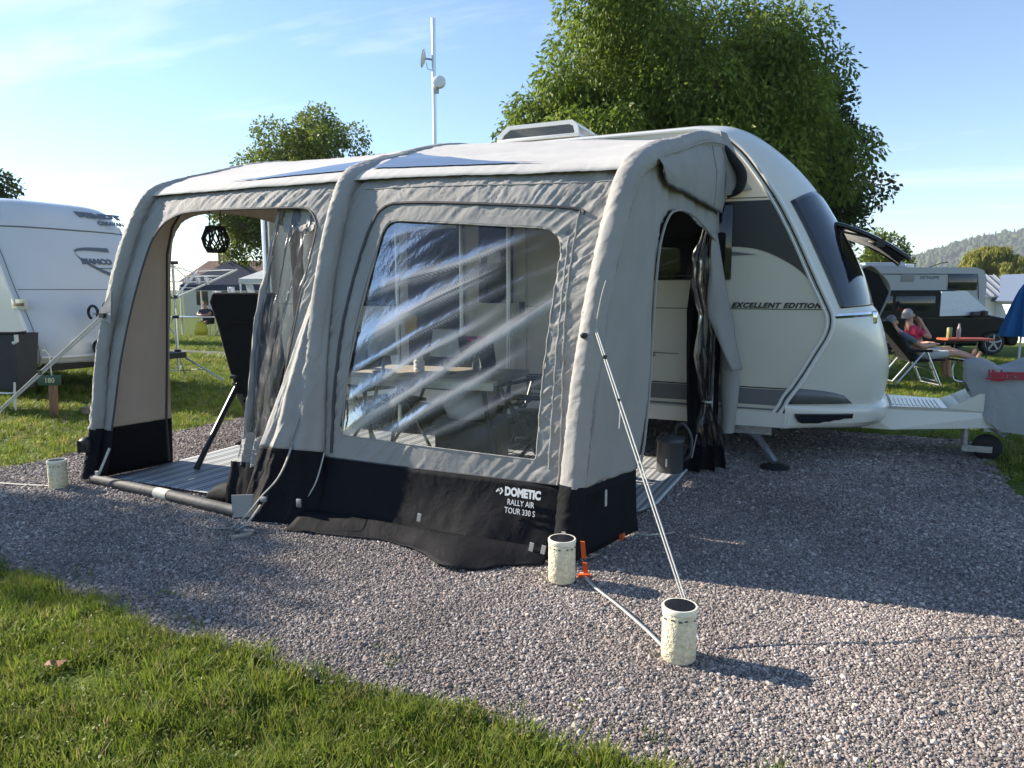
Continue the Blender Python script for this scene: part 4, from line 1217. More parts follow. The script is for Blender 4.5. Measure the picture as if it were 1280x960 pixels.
gathered([(1.93, (-2.29, fy(1.9, .09)), (-2.25, fy(1.9, .07)), .4), (1.2, (-2.265, fy(1.2, .05)), (-2.215, fy(1.2, .04)), .9), (.42, (-2.215, fy(.4, .0)), (-2.16, fy(.4, .0)), 1.2)], 1, .018, 'film_border', M['sleeve'], lc, N=14, crease_glint=False, seed=3)
gathered([(1.94, (-2.26, fy(1.92, .085)), (-1.87, fy(1.92, .03)), .2), (1.86, (-2.26, fy(1.86, .09)), (-1.87, fy(1.86, .03)), .3), (1.76, (-2.20, fy(1.78, .08)), (-1.92, fy(1.78, .03)), .4)], 3, .014, 'film_border', M['sleeve'], lc, N=50, crease_glint=False, seed=3)
gathered([(.46, (-2.23, fy(.45, -.02)), (-1.96, fy(.45, -.02)), .8), (.28, (-2.23, fy(.3, -.05)), (-1.95, fy(.3, -.05)), 1.0)], 2, .02, 'film_border', M['sleeve'], lc, N=30, crease_glint=False, seed=9)
mb = MB(); rows = []
for k in range(15):     # cloth roll slumped on the mat
    t = k / 14; x = -2.50 + .55 * t; r_ = .012 + .075 * math.sin(math.pi * min(1, t * .85 + .05)) ** .7
    rows.append([Vector((x, -.02 + .9 * r_ * math.cos(a) * (1 + .2 * nz3(t * 5, a, 1)), max(.02, r_ * .9 + r_ * math.sin(a) * (1 + .25 * nz3(t * 4, a, 5))))) for a in np.linspace(0, 6.283, 17)[:-1]])
mb.grid(rows, True); apart(mb, 'skirt_roll', M['black'], lc, angle=180)
mb = MB(); rows = []
for k in range(8):
    z = .30 - .29 * k / 7
    rows.append([Vector((-2.26 + .34 * i / 15, Yf(z) - .06 - .02 * k / 7 + .02 * nz3(i * .5, k * .4, 7), z)) for i in range(16)])
mb.grid(rows); apart(mb, 'skirt', M['black'], lc, angle=180)
# right-hand doorway: rolled film tied back against the caravan
rc = gathered([(1.84, (.265, 2.06), (.30, 2.24), .25), (1.62, (.20, 1.98), (.30, 2.22), .9), (1.40, (.20, 1.98), (.315, 2.22), 1.0), (1.2, (.255, 2.05), (.33, 2.2), .8), (.9, (.235, 2.0), (.36, 2.2), 1.0), (.62, (.27, 2.08), (.35, 2.18), .7), (.52, (.305, 2.10), (.345, 2.16), .4), (.38, (.27, 2.04), (.42, 2.15), 1.0), (.22, (.30, 2.02), (.46, 2.15), .9)], 3, .035, 'rolled_door_film', M['film3'], None, seed=6.0)
# dark inner cloth behind it, grey outer cloth hanging over
gathered([(1.80, (.18, 2.20), (.37, 2.36), .4), (1.2, (.13, 2.2), (.37, 2.36), .7), (.6, (.14, 2.22), (.36, 2.36), .9), (.30, (.16, 2.16), (.36, 2.34), .9), (.03, (.24, 2.05), (.44, 2.3), 1.3)], 2, .03, 'inner_cloth', M['black'], rc, N=40, crease_glint=False, seed=4)
mb = MB(); rows = []
for k in range(31):
    t = k / 30; z = 1.80 - 1.02 * t
    wl = .02 + .25 * min(1, t * 1.5); 
    x0 = .315 - .02 * min(1, t * 2) + .06 * max(0, t - .5); x1 = x0 + wl * (.65 if t < .75 else .65 + (t - .75) * .7)
    if t > .60: x0 += (t - .60) * .42
    rows.append([Vector((x0 + (x1 - x0) * s, 2.13 - .05 * math.sin(math.pi * s) + .15 * s + .012 * nz3(s * 3, t * 5, 2), z)) for s in np.linspace(0, 1, 13)])
mb.grid(rows); o = apart(mb, 'cloth_flap', M['grey'], rc, angle=180); thick(o, .003, 0)
# padded strip standing against the caravan side
mb = MB(); rows = []
for k in range(41):
    t = k / 40; z = 1.20 - .93 * t
    ct = .37 + .04 * t + .05 * math.sin(t * 2.6); hw = .012 + .060 * math.sin(min(1, t * 1.1 + .05) * math.pi * .75)
    rows.append([Vector((ct + hw * math.cos(a) + .006 * nz3(t * 6, a, 2), 2.40 + .07 * math.sin(a), z)) for a in np.linspace(0, 6.283, 17)[:-1]])
mb.grid(rows, True); apart(mb, 'wall_pad', M['grey'], rc, angle=180)
mb = MB(); mb.tube([(.325, 2.08, .545), (.36, 2.12, .54), (.33, 2.2, .54), (.29, 2.13, .545), (.325, 2.08, .545)], .008, 6); mb.tube([(.27, 2.05, .30), (.24, 2.03, .12)], .004, 5); apart(mb, 'tie_strap', M['webbing'], rc)
gathered([(.20, (.20, 2.0), (.42, 2.24), 1.0), (.02, (.14, 1.92), (.46, 2.2), 1.4)], 3, .03, 'skirt', M['black'], rc, N=40, crease_glint=False, seed=14)
# ---- upright poles against the caravan
for x in (-2.62, -1.93, -1.46):
    mb = MB(); mb.tube([(x, 2.40, .0), (x, 2.40, 2.45)], .022, 10); mb.box((x, 2.40, .01), (.08, .08, .02)); apart(mb, 'pressure_pole', M['alu'])
mb = MB(); mb.box((-4.27, 2.44, 1.3), (.05, .05, 2.3), bev=.006); mb.box((-4.215, 2.45, 1.3), (.018, .03, 2.3)); apart(mb, 'rear_upright', M['alu'])
# ---- ladder straps, pegs, guy lines
def guy(name, a, b, label, w_=.012):
    a, b = Vector(a), Vector(b)
    d = (b - a).normalized(); sd = d.cross(Vector((.3, -1, .2))).normalized()
    mbx = MB()
    for s in (-1, 1):
        mbx.tube([a + sd * s * .004, a.lerp(b, .35) + sd * s * .007, b + sd * s * .005], .0042, 6)
    return mbx
pR = Fpt(.03, 1.18, .08); pR.x = .10
mb = guy('g', pR, (.795, -.66, .03), ''); g1 = apart(mb, 'guy_line', M['webbing'], bR)
mb = MB(); mb.add([Fpt(.02, 1.27, .075), Fpt(.10, 1.17, .075), Fpt(.04, 1.13, .08)], [(0, 1, 2)]); o = apart(mb, 'guy_tab', M['webbing'], bR, smooth=False); thick(o, .003, 0)
mb = MB(); mb.lathe([(0, -.015), (.016, -.012), (.02, 0), (.016, .012), (0, .015)], 10, Fpt(.05, 1.14, .10)); mb.box(pR.lerp(Vector((.795, -.66, .03)), .12), (.018, .014, .03)); mb.box(pR.lerp(Vector((.795, -.66, .03)), .28), (.014, .012, .016)); apart(mb, 'guy_buckle', M['strapdark'], bR)
mb = MB(); mb.tube(crom([pR, pR + Vector((.03, 0, .16)), pR + Vector((.05, .01, .24))], 4), .003, 5); mb.tube([pR.lerp(Vector((.795, -.66, .03)), .30), pR.lerp(Vector((.795, -.66, .03)), .30) + Vector((-.005, 0, -.11))], .003, 5); apart(mb, 'cord_tail', M['webbing'], bR)
pL = Fpt(-3.60, 1.20, .08)
endL = Vector((-4.95, -.42, .0))
mb = guy('g', pL, endL, ''); mb.tube([pL + Vector((0, 0, -.03)), endL], .006, 6); apart(mb, 'guy_line', M['webbing'], bL)
mb = MB(); mb.add([Fpt(-3.58, 1.36, .08), Fpt(-3.52, 1.12, .08), pL + Vector((-.06, -.02, -.03))], [(0, 1, 2)]); o = apart(mb, 'guy_tab', M['sleeve'], bL, smooth=False); thick(o, .003, 0)
mb = MB(); mb.box(pL + Vector((0, -.02, -.02)), (.05, .03, .03)); mb.box(pL.lerp(endL, .36), (.03, .02, .03)); apart(mb, 'guy_buckle', M['strapdark'], bL)
mb = MB(); mb.lathe([(0, -.05), (.04, -.045), (.05, 0), (.045, .04), (.02, .06), (0, .06)], 12, (-3.665, -.05, .27)); mb.tube([(-3.69, -.09, .22), (-3.675, -.10, .30), (-3.65, -.09, .26)], .012, 6); apart(mb, 'inflation_valve', M['strapdark'], bL, angle=60)
mb = MB(); mb.tube([Fpt(-3.47, .25, .04), Fpt(-3.53, .06, .06)], .012, 6, flat=(1, .4)); mb.box(Fpt(-3.53, .06, .07), (.03, .015, .05)); apart(mb, 'strap', M['webbing'], bL)
for (x, y, z, h) in ((.145, -.15, .12, .16), (.165, -.175, .04, .10)):
    mb = MB(); mb.box((x, y, z), (.022, .006, h * .6), M=Matrix.Rotation(.25, 3, 'X')); 
    apart(mb, 'ladder_strap', M['orange'], bR)
mb = MB(); mb.box((.165, -.19, .0), (.06, .02, .03), M=Matrix.Rotation(.5, 3, 'Z')); mb.box((.175, .40, .02), (.03, .05, .03)); apart(mb, 'peg', M['orange'], bR)
for x, z in ((.115, .30), (.03, .16)):
    mb = MB(); mb.box((XRt(.2) + .085 if x > .1 else x, .16 if x > .1 else -.12, z), (.006, .02, .085) if x > .1 else (.02, .006, .05)); apart(mb, 'tag', M['webbing'], bR)
# ---------------------------------------------------------------- trees
def leaf_mat(name, a, b, transl=.35):
    m, t, p = nmat(name)
    at = t.nodes.new('ShaderNodeAttribute'); at.attribute_name = 'tone'
    r = t.nodes.new('ShaderNodeValToRGB')
    r.color_ramp.elements[0].color = (*a, 1); r.color_ramp.elements[1].color = (*b, 1)
    t.links.new(at.outputs['Fac'], r.inputs[0]); t.links.new(r.outputs[0], p.inputs['Base Color'])
    p.inputs['Roughness'].default_value = .5; p.inputs['Specular IOR Level'].default_value = .35
    tr = t.nodes.new('ShaderNodeBsdfTranslucent'); t.links.new(r.outputs[0], tr.inputs[0])
    mx_ = t.nodes.new('ShaderNodeMixShader'); mx_.inputs[0].default_value = transl
    t.links.new(p.outputs[0], mx_.inputs[1]); t.links.new(tr.outputs[0], mx_.inputs[2])
    t.links.new(mx_.outputs[0], t.nodes['Material Output'].inputs['Surface'])
    return m
bark = mat('bark', (.085, .065, .048), .95, var=.4, vscale=9, bump=.8, bscale=18)
LM = {'chest': leaf_mat('chestnut_leaf', (.095, .150, .020), (.23, .30, .042), .45), 'lime': leaf_mat('round_tree_leaf', (.09, .13, .022), (.20, .25, .042), .42), 'dark': leaf_mat('dark_leaf', (.030, .052, .013), (.075, .11, .024)), 'willow': leaf_mat('willow_leaf', (.20, .22, .04), (.38, .36, .08), .5)}
def tree(name, label, base, top, clumps, nleaf, lsize, m, seed, droop=.5, trunk_r=.2, aspect=2.2, group=None):
    """clumps: (centre xyz, radius) list in world metres; leaves gather on the clump surfaces"""
    rg = np.random.default_rng(seed)
    t = empty(name, base, label=label, cat='tree', group=group)
    B = np.array(base)
    cs = np.array([c for c, r in clumps]) - B; rs = np.array([r for c, r in clumps])
    wts = rs ** 2 / (rs ** 2).sum()
    k = rg.choice(len(rs), nleaf, p=wts)
    d = rg.normal(size=(nleaf, 3)); d /= np.linalg.norm(d, axis=1)[:, None]
    rad = rs[k] * (1 - .55 * rg.random(nleaf) ** 2.2) * (1 + .10 * rg.normal(size=nleaf))
    P = cs[k] + d * rad[:, None] * np.array([1, 1, .88])
    # leaf direction: outwards and drooping
    ax = d * rg.uniform(.3, 1, (nleaf, 1)) + rg.normal(size=(nleaf, 3)) * .45; ax[:, 2] -= droop * rg.uniform(.4, 1.6, nleaf)
    ax /= np.linalg.norm(ax, axis=1)[:, None]
    sd = np.cross(ax, rg.normal(size=(nleaf, 3))); sd /= np.linalg.norm(sd, axis=1)[:, None] + 1e-9
    nn = np.cross(ax, sd)
    L = lsize * rg.uniform(.6, 1.35, nleaf)[:, None]; W = L / aspect / 2
    v0 = P; v1 = P + ax * L * .45 + sd * W + nn * L * .06; v2 = P + ax * L - nn * L * .10; v3 = P + ax * L * .45 - sd * W + nn * L * .06
    V = np.stack([v0, v1, v2, v3], 1).reshape(-1, 3)
    me = bpy.data.meshes.new('crown')
    me.vertices.add(len(V)); me.vertices.foreach_set('co', V.astype(np.float32).ravel())
    i = np.arange(nleaf) * 4
    F = np.stack([i, i + 1, i + 2, i, i + 2, i + 3], 1).reshape(-1)
    me.loops.add(len(F)); me.loops.foreach_set('vertex_index', F.astype(np.int32))
    me.polygons.add(nleaf * 2); me.polygons.foreach_set('loop_start', (np.arange(nleaf * 2) * 3).astype(np.int32))
    me.update(calc_edges=True)
    tone = (.45 * rg.random(len(rs))[k] + .55 * rg.random(nleaf)).clip(0, 1)
    at = me.attributes.new('tone', 'FLOAT', 'POINT'); at.data.foreach_set('value', np.repeat(tone, 4).astype(np.float32))
    me.materials.append(m)
    o = bpy.data.objects.new('crown', me); col.objects.link(o); o.parent = t
    # trunk with limbs towards the clumps
    mb = MB(); H = top
    path = [(0, 0, -.2), (.05 * trunk_r, .03, H * .3), (.3 * trunk_r, .1 * trunk_r, H * .6), (0, 0, H * .9)]
    mb.tube(crom(path, 5), [trunk_r * (1.15 - .85 * q / 15) for q in range(16)], 10)
    for c, r in zip(cs[::max(1, len(cs) // 14)], rs[::max(1, len(cs) // 14)]):
        z0 = H * rg.uniform(.35, .75); a = np.array([0, 0, z0]); mid = a + (c - a) * .55 + np.array([0, 0, .06 * H])
        mb.tube(crom([tuple(a), tuple(mid), tuple(c)], 4), [trunk_r * (.42 - .04 * q) for q in range(9)], 6)
    mb.build('trunk', bark, t)
    return t
def crown(c, rad, n, rmin, rmax, seed, flat=.0, squash=1.0):
    """clumps spread over an ellipsoid, denser towards the outside"""
    rg = np.random.default_rng(seed); out_ = []
    for _ in range(n):
        d = rg.normal(size=3); d /= np.linalg.norm(d)
        if d[2] < -.55 and flat: d[2] *= .4
        q = rg.random() ** .40
        lump = 1 + .16 * math.sin(d[0] * 5 + seed) * math.cos(d[1] * 4 + d[2] * 5)
        r = rg.uniform(rmin, rmax)
        p = np.array(c) + d * (np.array(rad) - r * .7) * q * lump
        out_.append((tuple(p), r))
    return out_
def gz(x, y): return terr(x, y)
# the large chestnut behind the caravan
cl = crown((-2.7, 13.2, 5.0), (3.3, 3.0, 4.0), 160, .40, .90, 3) + crown((-4.6, 12.4, 4.3), (1.7, 1.8, 2.3), 60, .35, .75, 8) + crown((-.5, 13.2, 4.4), (2.0, 2.0, 3.3), 70, .35, .75, 9)
tree('chestnut_tree', 'large broad green chestnut tree rising behind the caravan roof', (-2.9, 13.2, gz(0, 13.2)), 5.2, cl, 190000, .125, LM['chest'], 3, .75, .32, 2.4)
cl = crown((.15, 16.2, 3.7), (1.75, 1.8, 3.0), 80, .35, .7, 21)
tree('dark_tree', 'darker tree with ragged outline right of the big chestnut', (.8, 16.2, gz(0, 16.2)), 4.4, cl, 42000, .115, LM['dark'], 5, .3, .22, 1.8)
cl = crown((-18.9, 20.4, 4.9), (3.3, 2.7, 3.8), 110, .4, .8, 31) + crown((-21.2, 19.2, 4.0), (1.5, 1.4, 2.1), 36, .3, .6, 37)
tree('round_tree', 'rounded green tree behind the awning roof on the left', (-19.0, 20.4, gz(0, 20.4)), 4.6, cl, 70000, .13, LM['lime'], 7, .3, .25, 1.7)
cl = crown((-25.6, 11.8, 3.6), (1.25, 1.3, 2.2), 40, .3, .6, 41)
tree('hedge_tree', 'dark tree showing above the white caravan at the left edge', (-25.6, 11.8, gz(0, 11.8)), 3.4, cl, 12000, .14, LM['dark'], 9, .4, .18, 1.7)
cl = crown((2.35, 26.5, 2.2), (.95, .95, 1.55), 36, .28, .5, 51)
tree('small_tree', 'small pale tree above the raised caravan window', (2.35, 26.5, gz(0, 26.5)), 2.2, cl, 12000, .13, LM['lime'], 11, .2, .14, 1.7)
def willow():
    rg = np.random.default_rng(4); out_ = []
    for _ in range(60):
        x = rg.normal() * 1.25; y = rg.normal() * 1.2; h = 5.5 - .42 * x * x - .3 * y * y
        for q in range(5): out_.append(((11.6 + x * 1.35, 67.6 + y, -.8 + max(.4, h) * (1 - q * .17)), .38 - .03 * q))
    return out_
tree('willow_tree', 'yellow-green weeping willow standing behind the sheds', (11.6, 67.6, -.8), 2.8, willow(), 32000, .42, LM['willow'], 13, 2.6, .3, 5)

# a birch standing left of the picture dapples the near gravel
cl = crown((-11.6, -1.35, 4.3), (1.6, .55, 1.2), 30, .20, .40, 61)
tree('birch_tree', 'open-crowned birch on the lawn left of the pitch', (-11.8, -1.4, 0), 4.0, cl, 3000, .13, LM['lime'], 15, .3, .08, 1.6)
# ---------------------------------------------------------------- background things
# opened front window flap of the big caravan: belongs to it
fl = crom([(1.055, 1.955), (1.17, 1.93), (1.33, 1.865), (1.49, 1.78), (1.62, 1.69), (1.665, 1.65)], 6)
mb = MB(); rows = []
for k, (x, z) in enumerate(fl):
    rows.append([(x, y, z - .05 * abs((y - 3.65) / .75) ** 3) for y in np.linspace(2.98, 4.32, 14)])
mb.grid(rows); o = cpart(mb, 'window_flap', M['glassdark'], angle=180); thick(o, .03, -1)
mb = MB(); mb.tube([(x - .02, 3.0, z - .045) for x, z in fl[6:-4]], .018, 6); cpart(mb, 'flap_frame', M['strapdark'], o)
mb = MB(); mb.tube([(1.08, 3.05, 1.86), (1.44, 3.05, 1.77)], .010, 6); cpart(mb, 'flap_stay', M['alu'], o)
mb = MB(); mb.box((1.45, 3.0, 1.74), (.06, .05, .06)); cpart(mb, 'flap_catch', M['strapdark'], o)

# neighbour caravan at the left edge (front end faces the awning)
nc = empty('white_caravan', (-10.93, 3.24, 0), label='white touring caravan with dark lettering at the left edge', cat='caravan')
NO = Vector((-11.3, 3.2, 0))
def npart(mb_, name, m, parent=None, **k):
    mb_.v = [tuple(Vector(p) - NO) for p in mb_.v]; return mb_.build(name, m, parent or nc, **k)
NY0, NY1 = 2.15, 4.08
fr_ = crom([(-9.55, 2.60), (-9.1, 2.55), (-8.86, 2.38), (-8.70, 2.12), (-8.52, 1.80), (-8.32, 1.38), (-8.12, 1.05), (-7.98, .75), (-7.95, .5), (-8.05, .42)], 5)
def nfp(i, s):
    """front shell: s 0..1 across; edges set back"""
    x, z = fr_[i]; e = 1 - abs(2 * s - 1) ** 4
    return Vector((x - .28 * (1 - e) , NY0 + (NY1 - NY0) * s, z - (.07 * (1 - e) if z > 2.3 else 0)))
mb = MB(); mb.grid([[nfp(i, s) for s in np.linspace(0, 1, 25)] for i in range(len(fr_))]); ns = npart(mb, 'front_shell', M['shadewhite'])
mb = MB(); mb.prism([(-14.6, .45), (-14.6, 2.53), (-9.83, 2.53)] + [(nfp(i, 0).x, nfp(i, 0).z) for i in range(2, len(fr_))], .03, lambda a, b, d: (a, NY0 + d, b)); nsw = npart(mb, 'side_wall', M['shadewhite'], smooth=False)
mb = MB(); mb.grid([[(x, NY0 + (NY1 - NY0) * s, 2.53 + .07 * (1 - abs(2 * s - 1) ** 4)) for s in np.linspace(0, 1, 15)] for x in (-14.6, -12, -9.6, -9.5)]); npart(mb, 'roof', M['shadewhite'])
mb = MB(); mb.prism([(-14.6, .45), (-14.6, 2.53), (-9.83, 2.53)] + [(nfp(i, 1).x, nfp(i, 1).z) for i in range(2, len(fr_))], -.03, lambda a, b, d: (a, NY1 + d, b)); npart(mb, 'side_wall', M['shadewhite'], smooth=False)
mb = MB(); mb.box((-11.2, 3.22, .42), (6.4, 2.0, .08)); npart(mb, 'chassis', M['underbody'])
mb = MB(); mb.tube([nfp(i, 0) + Vector((0, -.01, 0)) for i in range(3, len(fr_))], .014, 6); npart(mb, 'edge_rail', M['whiteplast'], nsw)
mb = MB(); mb.tube([nfp(i, .02) + Vector((.012, -.004, 0)) for i in range(3, len(fr_))], .005, 5); npart(mb, 'gasket', M['decal_grey'], nsw)
def frow(z, s0, s1, off, n=14):
    zz = [p[1] for p in fr_]; i = min(range(len(fr_)), key=lambda k: abs(zz[k] - z))
    return [nfp(i, s) + Vector((off, 0, off * .4)) for s in np.linspace(s0, s1, n)]
for z, r_, m in ((2.2, .010, M['decal_grey']), (1.38, .005, M['decal_grey']), (.52, .02, M['whiteplast'])):
    mb = MB(); mb.tube(frow(z, .03, .97, .004), r_, 6); npart(mb, 'panel_joint', m, ns)
mb = MB(); mb.box((-8.42, NY0 - .006, 1.20), (.30, .012, .13), bev=.005); lr = npart(mb, 'lamp_recess', mat('pale_cream_lamp', (.62, .58, .45), .4), nsw)
mb = MB(); mb.box((-8.42, NY0 - .016, 1.20), (.20, .012, .04), bev=.004); npart(mb, 'marker_lamp', mat('amber_lamp', (.18, .12, .05), .3), lr)
blue_grey = mat('blue_grey_print', (.11, .13, .16), .4)
def ntext(s, z, sa, size, sx=1, bold=.004, shear=0):
    zz = [p[1] for p in fr_]; i = min(range(len(fr_)), key=lambda k: abs(zz[k] - z)); a = nfp(i, sa)
    b = nfp(max(i - 2, 0), sa) - nfp(min(i + 2, len(fr_) - 1), sa)
    n_ = Vector((0, 1, 0)).cross(b).normalized(); 
    return text_obj('lettering', s, size, frame_M(a + n_ * .012 - NO, (0, 1, 0), b), blue_grey, ns, bold=bold, shear=shear, depth=.004, sx=sx)
ntext('BIANCO', 1.70, .46, .11, 1.05, .005); ntext('FENDT', 2.36, .60, .11, 1.9, .010, -.25); ntext('CARAVAN', 2.27, .72, .085, 1.0)
def on_n(y, z, off=.012):
    zz = [p[1] for p in fr_][::-1]; xx = [p[0] for p in fr_][::-1]
    return Vector((float(np.interp(z, zz, xx)) + off, y, z + off * .4))
mb = MB()
sw = crom([(3.50, 1.92), (3.2, 1.925), (3.02, 1.90), (3.0, 1.85), (3.08, 1.75), (3.25, 1.65), (3.48, 1.54)], 6)
rws = []
for k, (y, z) in enumerate(sw):
    t = k / (len(sw) - 1); w_ = .022 * (.35 + abs(2 * t - 1)) 
    rws.append([on_n(y, z + w_), on_n(y, z - w_)])
mb.grid(rws); npart(mb, 'swoosh', blue_grey, ns, smooth=False)
mb = MB(); mb.tube([on_n(3.2, 1.665), on_n(3.5, 1.665)], .006, 4); npart(mb, 'underline', blue_grey, ns)
# cycle carrier on its drawbar
cc = npart(MB().tube([(-7.9, 2.75, 1.08), (-7.45, 2.85, 1.08), (-7.45, 3.3, 1.08), (-7.9, 3.3, 1.08)], .022, 8), 'cycle_carrier', M['alu'])
npart(MB().tube([(-7.9, 2.75, .62), (-7.45, 2.85, .62), (-7.45, 3.3, .62), (-7.9, 3.3, .62)], .03, 8), 'carrier_rail', M['alu'], cc)
npart(MB().tube([(-7.62, 2.80, 1.08), (-7.66, 2.80, .62)], .016, 8), 'carrier_post', M['alu'], cc)
for y, z in ((2.70, 1.09), (2.74, .64)):
    npart(MB().tube([(-7.85 + .09 * math.cos(a), y, z + .085 * math.sin(a)) for a in np.linspace(-.6, 4.2, 14)], .018, 6), 'clamp', M['strapdark'], cc)
npart(MB().box((-7.62, 2.76, .57), (.34, .10, .10), bev=.03), 'strap_bundle', M['strapdark'], cc)
npart(MB().lathe([(0, 0), (.09, .02), (.12, .08), (.08, .14), (0, .15)], 12, (-7.75, 2.9, 1.10)), 'saddle_pad', M['strapdark'], cc)
npart(MB().tube([(-7.60, 2.74, .95), (-7.61, 2.73, .7), (-7.68, 2.72, .47)], .012, 6), 'white_strap', M['webbing'], cc)
for x in (-11.6,):
    o = npart(MB().lathe([(.1, -.09), (.29, -.09), (.32, -.05), (.32, .05), (.29, .09), (.1, .09)], 24, (x, 2.30, .32), Matrix.Rotation(R(90), 3, 'X')), 'wheel', M['rubber'])
# its nose wheel and drawbar
npart(MB().box((-7.75, 3.0, .42), (.6, .12, .10)), 'drawbar', M['galv']); 

# fabric trough hung beside it
tr = empty('fabric_bin', (-7.45, 1.75, 0), R(25), 'charcoal fabric bin on a white frame at the left edge', 'bin')
mb = MB(); rows = []
for z, w_, d_ in ((.24, .62, .30), (.30, .66, .33), (.6, .72, .36), (.88, .76, .40)):
    rows.append([(-.22 + sx_ * w_ / 2 * (1 if sx_ < 0 else .94), sy_ * d_ / 2, z) for sx_, sy_ in ((-1, -1), (-.3, -1.03), (.3, -1.03), (1, -1), (1.02, 0), (1, 1), (0, 1.03), (-1, 1))])
mb.grid(rows, True); mb.add([rows[0][i] for i in range(8)], [tuple(range(8))]); o = mb.build('bag', mat('charcoal_canvas', (.045, .048, .055), .8, var=.15, vscale=5, bump=.2, bscale=15), tr, angle=50)
mb = MB(); mb.tube([(-.62, -.21, .895), (.16, -.21, .895), (.26, -.20, .905)], .018, 8); mb.build('rim', M['strapdark'], tr)
mb = MB(); mb.tube([(.14, -.19, .90), (.14, -.19, .80), (.10, -.19, .78)], .022, 8); mb.build('bracket', M['whitemetal'], tr)
mb = MB(); mb.tube([(.05, -.18, 0.01), (.06, -.18, .24)], .014, 6); mb.build('leg', M['whitemetal'], tr)
mb = MB(); mb.tube([(-.5, .12, .01), (-.5, .12, .24)], .014, 6); mb.build('leg', M['whitemetal'], tr)
mb = MB(); mb.tube([(-.2, -.22, .225), (.02, -.24, .215), (.10, -.24, .22), (.11, -.24, .34)], .012, 6); mb.build('foot_rail', M['whitemetal'], tr)

# pitch number post
po = empty('number_post', (-6.61, 1.60, 0), R(25), 'wooden pitch post with small green number plate on the lawn', 'post')
mb = MB(); mb.box((0, 0, .21), (.075, .05, .46), M=Matrix.Rotation(.03, 3, 'Y'), bev=.004); mb.build('stake', mat('weathered_wood', (.24, .13, .075), .85, var=.3, vscale=8, bump=.4, bscale=20, stretch=(6, 6, .6)), po)
mb = MB(); mb.box((-.01, -.034, .40), (.26, .012, .11), bev=.004); pl = mb.build('number_plate', mat('dark_green_plate', (.035, .085, .055), .5), po)
text_obj('lettering', '180', .075, frame_M((-.06, -.042, .375), (1, 0, 0), (0, 0, 1)), mat('cream_number', (.55, .55, .35), .6), pl, bold=.002)
mb = MB(); mb.tube([(0, 0, .44), (0, -.01, .60), (.0, -.02, .68), (-.04, -.03, .74), (-.05, -.03, .72)], .007, 6); mb.build('hook', M['whitemetal'], po)
mb = MB(); mb.lathe([(.045, 0), (.046, .07), (.03, .08), (0, .08)], 14); st_ = mb.build('timber_stub', mat('grey_timber', (.22, .19, .14), .9, var=.3, vscale=20), None); st_.location = (-6.45, 1.85, 0); tag(st_, 'short round timber stub in the grass beside the number post', 'stub')

# rotary clothes dryer
dry = empty('clothes_dryer', (-8.0, 4.42, 0), R(25), 'silver rotary clothes dryer on a folding tripod seen through the doorway', 'clothes dryer')
MB().tube([(0, 0, .12), (0, 0, 1.10)], .024, 10).build('post', M['alu'], dry)
MB().tube([(0, 0, 1.0), (0, 0, 1.78)], .018, 10).build('mast', M['galv'], dry)
for z in (1.78, 1.27, .97, .45): MB().box((0, 0, z), (.16 if z > 1.7 else .09, .05, .05), bev=.008).build('collar', M['strapdark'], dry)
for a in (-.25, 1.9, 3.8):
    c, s = math.cos(a), math.sin(a)
    MB().tube([(0, 0, .42), (.78 * c, .78 * s, .02)], .014, 8).build('leg', M['alu'], dry)
    MB().tube([(0, 0, .15), (.45 * c, .45 * s, .19)], .009, 6).build('brace', M['alu'], dry)
arms = []
for a in (.05, 1.6, 3.2, 4.7):
    c, s = math.cos(a), math.sin(a)
    MB().tube([(.05 * c, .05 * s, 1.27), (.95 * c, .95 * s, 1.68)], .015, 8).build('arm', M['whitemetal'], dry); arms.append((c, s))
    MB().tube([(0, 0, 1.74), (.6 * c, .6 * s, 1.52)], .007, 6).build('stay', M['whitemetal'], dry)
for k in range(4):
    (c, s), (c2, s2) = arms[k], arms[(k + 1) % 4]
    for q in (.35, .55, .75, .95): MB().tube([(q * c, q * s, 1.25 + .45 * q), (q * c2, q * s2, 1.25 + .45 * q)], .0045, 5).build('line', M['whiteplast'], dry)
for i, (x, y, z, w_, h_, m) in enumerate(((.30, -.25, 1.56, .05, .10, 0), (.42, -.12, 1.56, .06, .10, 0), (.58, -.2, 1.55, .06, .10, 0), (.62, .06, 1.36, .12, .26, 0), (.70, .1, 1.28, .16, .36, 1), (.86, .0, 1.42, .10, .30, 0))):
    mbx = MB(); rws = [[(x - w_ / 2 + w_ * s + .01 * t, y + .015 * math.sin(s * 9), z - h_ * t) for s in np.linspace(0, 1, 9)] for t in (0, .3, .6, 1)]
    mbx.grid(rws); o = mbx.build('hung_cloth', mat('white_laundry', (.7, .7, .72), .9) if m == 0 and i == 0 else (bpy.data.materials['white_laundry'] if m == 0 else M['blackfabric']), None, angle=180); o.location = dry.location; o.rotation_euler = dry.rotation_euler; thick(o, .006, 0)
    tag(o, ['small white cloth on the dryer, leftmost', 'small white cloth on the dryer, second from left', 'small white cloth on the dryer, third from left', 'white towel hanging from the dryer arm', 'dark garment hanging under the dryer arm', 'white towel at the outer end of the dryer arm'][i], 'laundry', 'laundry on the clothes dryer')

